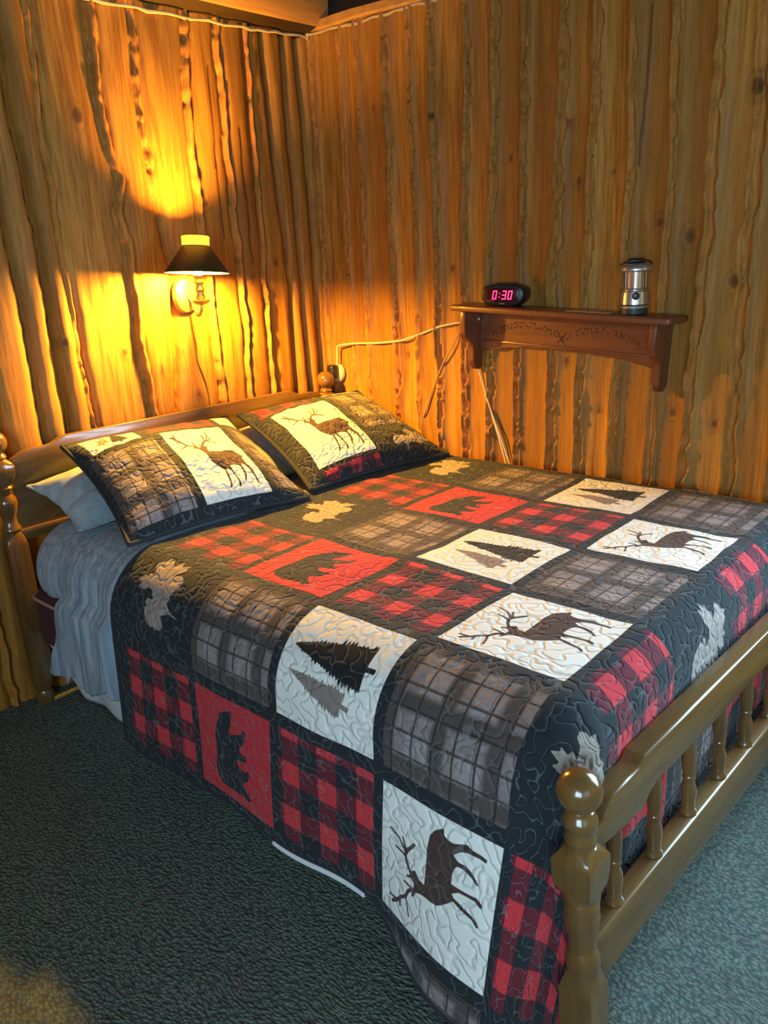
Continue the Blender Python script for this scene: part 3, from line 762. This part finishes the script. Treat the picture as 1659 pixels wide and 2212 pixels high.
x, y, z = quilt_surface(U, V)
cells = []
rowT = ['leaf', 'plaid', 'fir', 'plaid', 'leaf', 'plaid']; rowD = ['buffalo', 'bear', 'buffalo', 'deer', 'buffalo', 'bear']
for j in range(-1, 7):
    for i in range(6):
        kd = (rowT if j % 2 == 0 else rowD)[i]
        cells.append(((i-3)*PX, (i-3)*PX+WX, (j-3)*PY, (j-3)*PY+WY, kd, None))
A, LU, LV = patch_attrs(U, V, cells)
vmax = .928+.010*wob(us, 5, 5)+.06*sstep(us, -.06, .16)
keepv = (V <= vmax[:, None]+.0) & (z > .012)
keepv &= (U <= .80) | (V > .35)
keep = keepv[:-1, :-1] & keepv[1:, :-1] & keepv[1:, 1:] & keepv[:-1, 1:]
XYZ = np.stack([x, y, z], -1)
qo = grid_mesh('quilt', XYZ, keep, [QUILT, LINING], attrs=A, flip=True)
set_uv(qo, LU, LV, V, keep)
tag(qo, 'patchwork quilt with deer, bears, fir trees and red buffalo check spread over the bed', 'quilt')
md = qo.modifiers.new('thick', 'SOLIDIFY'); md.thickness = .009; md.offset = -1; md.material_offset = 1; md.material_offset_rim = 0
# dark binding along the head edge and near hem; pale lining shows where the hem turns up
def hem_pt(uu, dv=0.0):
    vv = .928+.010*float(wob(uu, 5, 5))+0.06*float(sstep(np.array(uu), -.06, .16))+dv
    p = quilt_surface(np.array([[uu]]), np.array([[vv]])); return (float(p[0][0, 0]), float(p[1][0, 0]), float(p[2][0, 0]))
BIND = plain('black_quilt_binding', NIGHT, .9)
bm = bmesh.new()
pts = [hem_pt(uu) for uu in np.linspace(-.985, .26, 90)]
tube(bm, [(p[0], p[1]+.004, p[2]+.002) for p in pts], .0065, 8)
tube(bm, [(float(q[0][0, 0]), float(q[1][0, 0]), float(q[2][0, 0])-.004) for q in [quilt_surface(np.array([[-.985]]), np.array([[vv]])) for vv in np.linspace(-1.0, .92, 80)]], .0065, 8)
from_bm('binding', bm, BIND, qo)
n = 60; uu = np.linspace(-.335, -.055, n); L = []
for k, q in enumerate(uu):
    p = np.array(hem_pt(q)); e = math.sin(PI*min(1, max(0, k/(n-1))))**.5
    L.append([p+np.array([0, -.002, .004]), p+np.array([0, -.005, -.004*e]), p+np.array([0, .002, -.008*e-.002])])
lo = grid_mesh('lining_edge', np.array(L), None, LINING, qo, label='pale lining showing below the turned hem')
lo.modifiers.new('thick', 'SOLIDIFY').thickness = .004

# ------------------------------------------------------------------ blue sheet
us = np.linspace(0, 1, 260); vs = np.linspace(0, 1, 300)
Q, T = np.meshgrid(us, vs, indexing='ij')
X0 = .115+Q*.575                                            # along the bed
ln = .79+T*1.0                                             # not all used
arc = T*1.98                                               # distance from the far edge of the mattress
yf = -.13
flat_len = 1.215
b = arc-flat_len
R = .162; an = np.clip(b/R, 0, PI/2); rest = np.maximum(b-R*PI/2, 0); edge = (1-sstep(X0, .60, .66))*sstep(X0-(.24+(np.clip(.488-rest, .1, .5)-.17)*.30), -.02, .0)
XB = .24+(np.clip(.488-rest, .1, .5)-.17)*.30
tuck = 0                              # the head corner is tucked under the mattress
y = np.where(b <= 0, yf-arc, yf-flat_len-R*np.sin(an)-rest*.035-(.044*edge-.008)*sstep(rest, 0, .06)); z = .650-np.where(b > 0, R*(1-np.cos(an)), 0)-rest
wr = (.007*wob2(X0, z, 26, 2.2, 31)+.004*wob2(X0, z, 60, 4, 32)+.010*np.sin((X0+.25*z)*46)*sstep(rest, 0, .2)*.5)
y = y-np.where(b > 0, wr*sstep(b, -.05, .2), 0); z = z+np.where(b <= 0, wr*.7, 0)
xx = X0+np.where(b > 0, .03*sstep(z, .62, .45)*0+.012*wob2(X0, z, 8, 5, 33), 0)
# round the tucked head corner: x pulls in and y follows the mattress corner
hc = np.clip((.20-X0)/.085, 0, 1)
y = y+hc**2*.05*(b > 0); z = z-hc**2*.02
drop_end = np.where(X0 < XB, .440+.015*wob(X0, 20, 3), .185+.045*sstep(X0, .36, .40)-.035*sstep(X0, .42, .44)+.03*sstep(X0, .5, .6)+.012*wob(X0, 22, 4))
kv = z > drop_end
keep = kv[:-1, :-1] & kv[1:, :-1] & kv[1:, 1:] & kv[:-1, 1:]
so = grid_mesh('bed_sheet', np.stack([xx, y, z], -1), keep, SHEET, flip=True)
tag(so, 'blue grey streaked sheet hanging down the bed side beside the headboard', 'sheet')
so.modifiers.new('thick', 'SOLIDIFY').thickness = .003

# ------------------------------------------------------------------ pillows
def pillow(name, BL, BR, TL, TR, bulge_out, bulge_in, mat, label, cells=None, crease=0.0, flange=.0, n=150, seed=1, group=None, sag=0.0, res=None):
    """soft pillow between four corners; bulge towards the room / towards the headboard"""
    BL, BR, TL, TR = [np.array(p, float) for p in (BL, BR, TL, TR)]
    w = (np.linalg.norm(BR-BL)+np.linalg.norm(TR-TL))/2; h = (np.linalg.norm(TL-BL)+np.linalg.norm(TR-BR))/2
    nn, mm = n, int(n*h/w)
    s, t = np.meshgrid(np.linspace(0, 1, nn), np.linspace(0, 1, mm), indexing='ij')   # s: BL->BR, t: top->bottom
    base = ((1-s)*(1-t))[..., None]*TL+(s*(1-t))[..., None]*TR+((1-s)*t)[..., None]*BL+(s*t)[..., None]*BR
    ax = (BR-BL)/np.linalg.norm(BR-BL); dn = (BL-TL); dn = dn-ax*(dn@ax); dn /= np.linalg.norm(dn); nrm = np.cross(dn, ax)
    nrm = nrm if nrm[2] > 0 else -nrm
    a = 1-np.abs(2*s-1)**2.6; c = 1-np.abs(2*t-1)**2.4
    prof = np.clip(a, 0, 1)**.55*np.clip(c, 0, 1)**.55
    pinch = .025*(np.abs(2*s-1)**2*(1-np.abs(2*t-1)**2))                                 # edges pull in between the corners
    pin2 = .020*(np.abs(2*t-1)**2*(1-np.abs(2*s-1)**2))
    base = base-(np.sign(2*s-1)*pinch)[..., None]*ax-(np.sign(2*t-1)*pin2)[..., None]*dn
    wr = .006*wob2(s*w, t*h, 12, 12, seed)+.003*wob2(s*w, t*h, 30, 30, seed+1)
    wr = wr+crease*(np.sin(t*h*95+3*wob(s*w, 14, 4))*.5+wob2(s*w, t*h, 6, 38, seed+4))*np.exp(-s*w/.16)
    F = base+((bulge_out*prof+wr*np.maximum(prof, .35*(crease > 0))))[..., None]*nrm; B = base-((bulge_in*prof))[..., None]*nrm
    F = F+np.array([0, 0, -1.0])*(sag*(np.sin(PI*t)*0+t*t)[..., None])*0
    root = empty(name, tuple((BL+BR)/2)); off = np.array(root.location)
    att = {}; LUx = LVx = None
    Um, Vm = s*w, t*h
    if cells:
        cc = [(c_[0]*w, c_[1]*w, c_[2]*h, c_[3]*h, c_[4], 'sham') for c_ in cells]
        att, LUx, LVx = patch_attrs(Um+.0, Vm+.0, cc); att['sheet_x'] = Um+seed*1.7; att['sheet_y'] = Vm+seed*.9
    fo = grid_mesh('front', F-off, None, mat, root, attrs=att, flip=True)
    if cells: set_uv(fo, LUx, LVx, V, None)
    bo = grid_mesh('back', B-off, None, mat if not cells else BIND, root)
    # welt round the edge
    bm = bmesh.new(); ed = [F[i, 0] for i in range(nn)]+[F[-1, j] for j in range(1, mm)]+[F[i, -1] for i in range(nn-2, -1, -1)]+[F[0, j] for j in range(mm-2, 0, -1)]
    tube(bm, [tuple(p-off) for p in ed[::3]]+[tuple(ed[0]-off)], .0075 if cells else .004, 8, False)
    from_bm('welt', bm, BIND if cells else mat, root)
    tag(root, label, 'pillow', group)
    return root
S1 = [(.06, .33, .03, .25, 'fir'), (.385, .80, .03, .22, 'buffalo'), (.845, .985, .02, .22, 'white'), (.02, .375, .29, .95, 'plaid'), (.425, .800, .26, .95, 'deer'), (.845, .985, .26, .93, 'plaid')]
S2 = [(.04, .42, .03, .20, 'buffalo'), (.50, .93, .00, .10, 'white'), (.09, .50, .23, .90, 'deer'), (.55, .98, .14, .68, 'plaid'), (.55, .98, .73, .985, 'leaf'), (.10, .50, .93, .995, 'buffalo')]
pillow('bed_pillow', (.36, -1.44, .655), (.40, -.82, .66), (.10, -1.46, .765), (.13, -.78, .80), .085, .03, PILLOWCASE, 'plain blue grey pillow under the left quilted sham', n=160, seed=21, crease=.011)
pillow('bed_pillow', (.43, -.76, .66), (.46, -.16, .66), (.13, -.74, .79), (.13, -.13, .79), .085, .03, PILLOWCASE, 'plain blue grey pillow hidden under the right quilted sham', n=60, seed=22)
pillow('pillow_sham', (.655, -1.445, .675), (.735, -.842, .672), (.205, -1.375, .885), (.195, -.735, .868), .085, .02, QUILT, 'quilted sham with a standing stag, nearest the lamp side, left of the two', S1, n=190, seed=5, group='quilted pillow shams')
pillow('pillow_sham', (.685, -.785, .675), (.765, -.140, .672), (.205, -.690, .868), (.195, -.035, .858), .085, .02, QUILT, 'quilted sham with a stag leaning by the corner wall, right of the two', S2, n=190, seed=6, group='quilted pillow shams')

# ------------------------------------------------------------------ wall lamp
lamp = tag(empty('wall_lamp', (0, -.735, 1.30)), 'brass wall lamp with a dark green cone shade lit on the log wall', 'lamp')
LT = Matrix.Translation((0, .735, -1.30))
def lpart(name, bm, mat, parent=None, **k):
    bmesh.ops.transform(bm, matrix=LT, verts=bm.verts[:]); return from_bm(name, bm, mat, parent or lamp, **k)
tilt = Matrix.Translation(LAMP_POS) @ Matrix.Rotation(math.radians(-4.5), 4, 'X') @ Matrix.Translation(Vector(LAMP_POS)*-1)
# embossed back plate
bm = bmesh.new(); N = 44; K = 10; rings = []
for i in range(K+1):
    rr = .055*i/K; ring = []
    for k in range(N):
        a = 2*PI*k/N; hgt = .008+.016*math.sqrt(max(0, 1-(i/K)**2))+(.0018*math.sin(k*11/2)*math.sin(i*2.4) if 3 < i < K else 0)
        ring.append(bm.verts.new((hgt if i < K else .0, -.722+rr*math.cos(a)*.93, 1.302+rr*math.sin(a)*1.2)))
    rings.append(ring)
for A_, B_ in zip(rings[1:], rings[2:]):
    for k in range(N): bm.faces.new((A_[k], A_[(k+1) % N], B_[(k+1) % N], B_[k]))
c = bm.verts.new((.024, -.722, 1.302))
for k in range(N): bm.faces.new((c, rings[1][k], rings[1][(k+1) % N]))
bmesh.ops.delete(bm, geom=rings[0], context='VERTS')
lpart('back_plate', bm, BRASS)
bm = bmesh.new(); tube(bm, spline([(.02, -.718, 1.298), (.05, -.722, 1.275), (.095, -.744, 1.243), (.128, -.757, 1.234), (.147, -.7575, 1.250), (.150, -.7560, 1.276)], 6), .0055, 12)
lpart('arm', bm, BRASS)
ax, ay = .150, -.7560
bm = bmesh.new(); turned(bm, [(1.270, .008), (1.274, .020), (1.280, .029), (1.286, .031), (1.288, .030), (1.285, .018), (1.287, .012)], ax, ay); lpart('drip_cup', bm, BRASS)
bm = bmesh.new(); turned(bm, [(1.285, .012), (1.296, .0165), (1.306, .0125), (1.312, .0115), (1.322, .016), (1.331, .0125), (1.337, .0115), (1.348, .0165), (1.358, .0130), (1.364, .0175), (1.372, .0175), (1.374, .014)], ax, ay); lpart('candle_sleeve', bm, BRASS)
bm = bmesh.new(); bmesh.ops.create_uvsphere(bm, u_segments=14, v_segments=10, radius=.0215, matrix=Matrix.Translation((ax, ay, 1.424)) @ Matrix.Diagonal((1, 1, 2.25, 1)))
lpart('bulb', bm, emit('lit_bulb', (1, .48, .037), 7600))
def shell(prof, th, seg=48):
    bm = bmesh.new(); rings = []
    allp = prof+[(z, r_-th) for z, r_ in prof[::-1]]
    for z, r_ in allp: rings.append([bm.verts.new((ax+r_*math.cos(2*PI*k/seg), ay+r_*math.sin(2*PI*k/seg), z)) for k in range(seg)])
    for i in range(len(rings)):
        A_, B_ = rings[i], rings[(i+1) % len(rings)]
        for k in range(seg): bm.faces.new((A_[k], A_[(k+1) % seg], B_[(k+1) % seg], B_[k]))
    bmesh.ops.transform(bm, matrix=tilt, verts=bm.verts[:])
    return bm
so_ = lpart('lamp_shade', shell([(1.379, .112), (1.470, .0470)], .002), [SHADE_OUT, SHADE_IN], angle=80)
for p in so_.data.polygons:
    cx_, cy_ = p.center.x-ax, p.center.y-(ay+.735)
    if cx_*p.normal.x+cy_*p.normal.y < 0: p.material_index = 1
gm = M('glowing_gallery_brass', .4, .5); gm.set('Base Color', rgba((.85, .72, .42))); gm.set('Transmission Weight', .0)
tr = gm.nt.nodes.new('ShaderNodeBsdfTranslucent'); tr.inputs[0].default_value = (.95, .85, .6, 1)
mx = gm.nt.nodes.new('ShaderNodeMixShader'); mx.inputs[0].default_value = .9
gm.nt.links.new(gm.b.outputs[0], mx.inputs[1]); gm.nt.links.new(tr.outputs[0], mx.inputs[2])
gm.nt.links.new(mx.outputs[0], gm.nt.nodes['Material Output'].inputs[0])
lpart('gallery', shell([(1.470, .0475), (1.492, .0475), (1.495, .0485), (1.499, .0485), (1.502, .0450)], .0012), gm.mat, angle=80)
bm = bmesh.new(); tube(bm, spline([(.006, -.712, 1.24), (.004, -.708, 1.20), (.007, -.700, 1.12), (.003, -.699, 1.06), (.006, -.682, 1.00), (.004, -.670, .94), (.005, -.669, .88)], 8), .0022, 6)
lpart('power_cord', bm, BROWNCORD)
# ------------------------------------------------------------------ shelf and what stands on it
SH_ROT = math.radians(3.14)
shelf = tag(empty('wall_shelf', (.818, -.002, 1.226), (0, SH_ROT, 0)), 'reddish brown wooden bracket shelf on the right log wall', 'shelf')
Ls = .765
def spart(name, bm, mat=SHELFWOOD, parent=None, **k): return from_bm(name, bm, mat, parent or shelf, **k)
bm = bmesh.new(); box(bm, -.022, Ls+.018, -.152, 0, -.021, 0, .006, 3); spart('top_board', bm)
wavy = []
for k in range(61):
    s_ = k/60; xx_ = .03+(Ls-.075)*s_
    base = -.172+.030*math.sin(PI*min(1, max(0, (s_-.06)/.88)))**.6
    base += .0045*abs(math.sin(PI*s_*9))*(.25 if .3 < s_ < .7 else 1)
    wavy.append((xx_, base))
bm = bmesh.new(); prism(bm, [(.03, -.021), ]+wavy+[(Ls-.045, -.021)], lambda a, b_, t: (a, t, b_), -.030, -.012)
bevel_sharp(bm, .002, 1, 50); pan = spart('back_panel', bm)
bm = bmesh.new(); box(bm, .03, Ls-.045, -.036, -.028, -.136, -.128, .002); spart('moulding', bm, parent=pan)
# carved vine of dots on the panel
bm = bmesh.new()
for k in range(46):
    s_ = k/45; xx_ = .09+.56*s_
    zz_ = -.098+.040*abs(math.sin(PI*(s_*2)))**.8-.006 if True else 0
    for dz_ in (-.006, .006):
        if random.random() < .82:
            cx_, cz_ = xx_+random.uniform(-.004, .004), zz_+dz_+random.uniform(-.003, .003)
            vs_ = [bm.verts.new((cx_+.0034*math.cos(2*PI*q/8), -.0306, cz_+.0042*math.sin(2*PI*q/8))) for q in range(8)]
            vt_ = [bm.verts.new((v.co.x, -.029, v.co.z)) for v in vs_]
            bm.faces.new(vs_)
            for q in range(8): bm.faces.new((vs_[q], vs_[(q+1) % 8], vt_[(q+1) % 8], vt_[q]))
for (x0_, z0_, x1_, z1_) in ((.345, -.075, .385, -.125), (.385, -.080, .352, -.118)):
    tube(bm, [(x0_, -.0302, z0_), (x1_, -.0302, z1_)], .0016, 6)
spart('carved_vine', bm, plain('dark_burnt_carving', (.035, .012, .006), .7), pan)
def bracket(xa, xb):
    pts = [(0, -.021), (-.128, -.021), (-.130, -.050), (-.128, -.090), (-.118, -.115), (-.098, -.130), (-.078, -.140), (-.070, -.155), (-.068, -.200), (-.062, -.222), (-.046, -.237), (-.026, -.240), (-.010, -.232), (0, -.215)]
    bm = bmesh.new(); prism(bm, pts, lambda a, b_, t: (t, a, b_), xa, xb); bevel_sharp(bm, .0025, 2, 50)
    spart('bracket', bm)
bracket(.008, .030); bracket(Ls-.048, Ls-.026)
def on_shelf(xl, yl): return Vector((.818+xl*math.cos(SH_ROT), -.002+yl, 1.226-xl*math.sin(SH_ROT)))
# alarm clock
cl = empty('alarm_clock', on_shelf(.167, -.075), (0, SH_ROT*.6, math.radians(14))); tag(cl, 'black digital alarm clock with glowing red digits on the shelf', 'clock')
bm = bmesh.new(); N = 40; rings = []
for t_, sc in ((-.045, .86), (-.043, .93), (-.036, .985), (-.02, 1.0), (.02, .98), (.045, .92), (.050, .86)):
    ring = []
    for k in range(N):
        a = 2*PI*k/N; cx_, cz_ = math.cos(a), math.sin(a)
        ex = .080*sc*math.copysign(abs(cx_)**.62, cx_); ez = .0375*sc*math.copysign(abs(cz_)**.62, cz_)
        ring.append(bm.verts.new((ex*(1.0-.10*(ez < 0)*abs(ez)/.0375), t_, max(.0008, .0385+ez))))
    rings.append(ring)
for A_, B_ in zip(rings, rings[1:]):
    for k in range(N): bm.faces.new((A_[k], A_[(k+1) % N], B_[(k+1) % N], B_[k]))
bm.faces.new(rings[0][::-1]); bm.faces.new(rings[-1]); from_bm('case', bm, BLACKPL, cl)
bm = bmesh.new(); box(bm, -.056, .056, -.0475, -.0440, .017, .061, .0012)
disp = from_bm('display', bm, plain('dark_red_window', (.05, .002, .006), .15), cl)
SEG = {'0': 'abcdef', '3': 'abgcd'}
def digit(bm, ch, ox, oz, w=.0115, h=.026, t=.0036):
    pos = {'a': ((0, h), (w, h)), 'b': ((w, h), (w, h/2)), 'c': ((w, h/2), (w, 0)), 'd': ((0, 0), (w, 0)), 'e': ((0, h/2), (0, 0)), 'f': ((0, h), (0, h/2)), 'g': ((0, h/2), (w, h/2))}
    for s_ in SEG[ch]:
        (x0_, z0_), (x1_, z1_) = pos[s_]
        lx, lz = min(x0_, x1_)-t/2, min(z0_, z1_)-t/2; hx, hz = max(x0_, x1_)+t/2, max(z0_, z1_)+t/2
        sk = lambda z_: .16*z_
        q = [bm.verts.new((ox+xx_+sk(zz_), yy_, oz+zz_)) for yy_ in (-.0482, -.0470) for xx_, zz_ in ((lx, lz), (hx, lz), (hx, hz), (lx, hz))]
        for f in ((0, 1, 2, 3), (7, 6, 5, 4), (0, 4, 5, 1), (1, 5, 6, 2), (2, 6, 7, 3), (3, 7, 4, 0)): bm.faces.new([q[i] for i in f])
bm = bmesh.new(); digit(bm, '0', -.034, .0265); digit(bm, '3', .000, .0265); digit(bm, '0', .021, .0265)
for zz_ in (.033, .045): box(bm, -.0125+.16*(zz_-.0265), -.0090+.16*(zz_-.0265), -.0482, -.0470, zz_-.0017, zz_+.0017)
from_bm('digits', bm, emit('red_led', (1, .02, .10), 5.0), disp, smooth=False)
bm = bmesh.new(); box(bm, -.032, .032, -.012, .020, .0745, .0785, .0018); from_bm('snooze_bar', bm, BLACKPL, cl)
bm = bmesh.new(); box(bm, -.009, .009, -.0470, -.0448, .0095, .0120, .0006); from_bm('badge', bm, plain('tan_badge', (.42, .30, .18), .4), cl)
# lantern
ln_ = empty('camping_lantern', on_shelf(.640, -.080)); tag(ln_, 'silver and black camping lantern standing at the right end of the shelf', 'lantern')
def lp(name, prof, mat, parent=ln_, seg=36): 
    bm = bmesh.new(); turned(bm, prof, 0, 0, seg); return from_bm(name, bm, mat, parent)
lp('base', [(0, .036), (.002, .0395), (.017, .0405), (.019, .040)], DARKTEAL)
lp('lower_body', [(.019, .0410), (.0255, .0422), (.027, .0412), (.0275, .0398), (.0300, .0398), (.0305, .0412), (.062, .0398), (.068, .0385), (.070, .034)], SILVER)
lp('black_band', [(.0272, .0402), (.0280, .0415), (.0296, .0415), (.0303, .0402)], BLACKPL)
lp('globe_seat', [(.070, .034), (.074, .0345), (.0775, .033), (.078, .030)], plain('grey_collar', (.30, .25, .20), .3, .6))
gl = M('clear_globe_plastic', .03, .5); gl.set('Transmission Weight', 1.0); gl.set('IOR', 1.12); gl.set('Base Color', rgba((.97, .95, .92)))
lp('globe', [(.078, .0325), (.126, .0325), (.1265, .031)], gl.mat)
lp('reflector', [(.078, .0245), (.100, .0245), (.126, .0245)], plain('bright_reflector', (.66, .58, .47), .2, .55))
for a in (2.7, 3.9, 5.0, .6, 1.6):  # added pale rods, standing in for vertical highlights on the globe
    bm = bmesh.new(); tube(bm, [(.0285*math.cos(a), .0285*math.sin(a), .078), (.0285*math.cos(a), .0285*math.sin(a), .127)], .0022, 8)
    from_bm('globe_highlight', bm, HIGHLIGHTMAT, ln_)
lp('cap', [(.126, .034), (.128, .043), (.131, .0475), (.136, .0480), (.143, .044), (.149, .036), (.151, .030)], SILVER)
lp('cap_knob', [(.150, .029), (.153, .0275), (.163, .025), (.166, .021)], BLACKPL)
bm = bmesh.new(); tube(bm, [(.046*math.cos(a), -.030*math.sin(a)-.004, .148+.012*math.sin(a)) for a in np.linspace(0, PI, 16)], .0028, 8)
from_bm('handle', bm, BLACKPL, ln_).rotation_euler = (0, 0, math.radians(40))
bm = bmesh.new()
dirv = Vector((.50, -.866, 0)); sidev = Vector((.866, .50, 0)); cc_ = dirv*.0385+Vector((0, 0, .056))
rings = []
for t_, rr in ((0, .0115), (.0035, .0115), (.0045, .0100)):
    rings.append([bm.verts.new(cc_+dirv*t_+rr*(math.cos(2*PI*k/20)*sidev+math.sin(2*PI*k/20)*Vector((0, 0, 1)))) for k in range(20)])
for A_, B_ in zip(rings, rings[1:]):
    for k in range(20): bm.faces.new((A_[k], A_[(k+1) % 20], B_[(k+1) % 20], B_[k]))
bm.faces.new(rings[0][::-1]); bm.faces.new(rings[-1]); from_bm('power_button', bm, BLACKPL, ln_)
# flat card lying on the shelf
bm = bmesh.new(); box(bm, -.075, .075, -.035, .035, 0, .0016)
o = from_bm('paper_card', bm, PAPER, smooth=False); o.location = on_shelf(.50, -.088)+Vector((0, 0, .0006)); o.rotation_euler = (0, SH_ROT, math.radians(4))
tag(o, 'tan card lying flat on the shelf left of the lantern', 'card')

# ------------------------------------------------------------------ outlet, plug and cords
ot = empty('wall_outlet', (.062, -.003, .930)); tag(ot, 'cream wall outlet with a black plug in the room corner', 'outlet')
bm = bmesh.new(); turned(bm, [(0, .034), (.004, .036), (.014, .033), (.018, .026), (.019, .02)], 0, 0, 28)
bmesh.ops.transform(bm, matrix=Matrix.Rotation(PI/2, 4, 'X') @ Matrix.Diagonal((1, 1.15, 1, 1)), verts=bm.verts[:]); from_bm('outlet_body', bm, CORD, ot)
o = empty('plug_adapter', (.060, -.022, .938)); tag(o, 'black plug adapter pushed into the cream outlet behind the bed post', 'plug')
bm = bmesh.new(); box(bm, -.020, .020, -.042, 0, -.032, .030, .011, 3); from_bm('plug_body', bm, BLACKPL, o)
bm = bmesh.new(); tube(bm, [(0, -.026, -.020), (.002, -.030, -.04), (.000, -.024, -.07), (.002, -.012, -.12)], .0035, 8); from_bm('lead', bm, BLACKPL, o)
bm = bmesh.new()
tube(bm, spline([(.068, -.022, .958), (.074, -.024, 1.00), (.078, -.024, 1.035), (.092, -.025, 1.050), (.17, -.021, 1.060), (.26, -.021, 1.064), (.35, -.024, 1.069), (.44, -.021, 1.079), (.50, -.021, 1.094), (.563, -.021, 1.112), (.64, -.021, 1.136), (.723, -.021, 1.151), (.80, -.02, 1.160), (.85, -.05, 1.17)], 6), .0042, 8)
tag(from_bm('extension_cord', bm, CORD), 'cream cord running along the log wall from the corner outlet to the shelf', 'cord')
bm = bmesh.new()
tube(bm, spline([(.80, -.024, 1.150), (.744, -.021, 1.121), (.70, -.021, 1.06), (.651, -.021, .986), (.600, -.021, .890), (.555, -.021, .79), (.536, -.010, .754), (.520, -.010, .70), (.515, -.008, .64)], 6), .0030, 8)
tag(from_bm('thin_cord', bm, plain('tan_cord', (.40, .22, .09), .6)), 'thin tan cord slanting down left from the shelf to behind the right sham', 'cord')
bm = bmesh.new()
tube(bm, spline([(.815, -.021, 1.02), (.827, -.021, .976), (.858, -.021, .89), (.889, -.021, .804), (.925, -.021, .70), (.951, -.021, .617), (.975, -.021, .52)], 6), .0036, 8)
tube(bm, spline([(.858, -.025, .89), (.895, -.024, .80), (.938, -.024, .70), (.967, -.021, .624), (.990, -.021, .53)], 6), .0036, 8)
tag(from_bm('lamp_cord', bm, CORD), 'cream two strand cord hanging down right from under the left shelf bracket', 'cord')
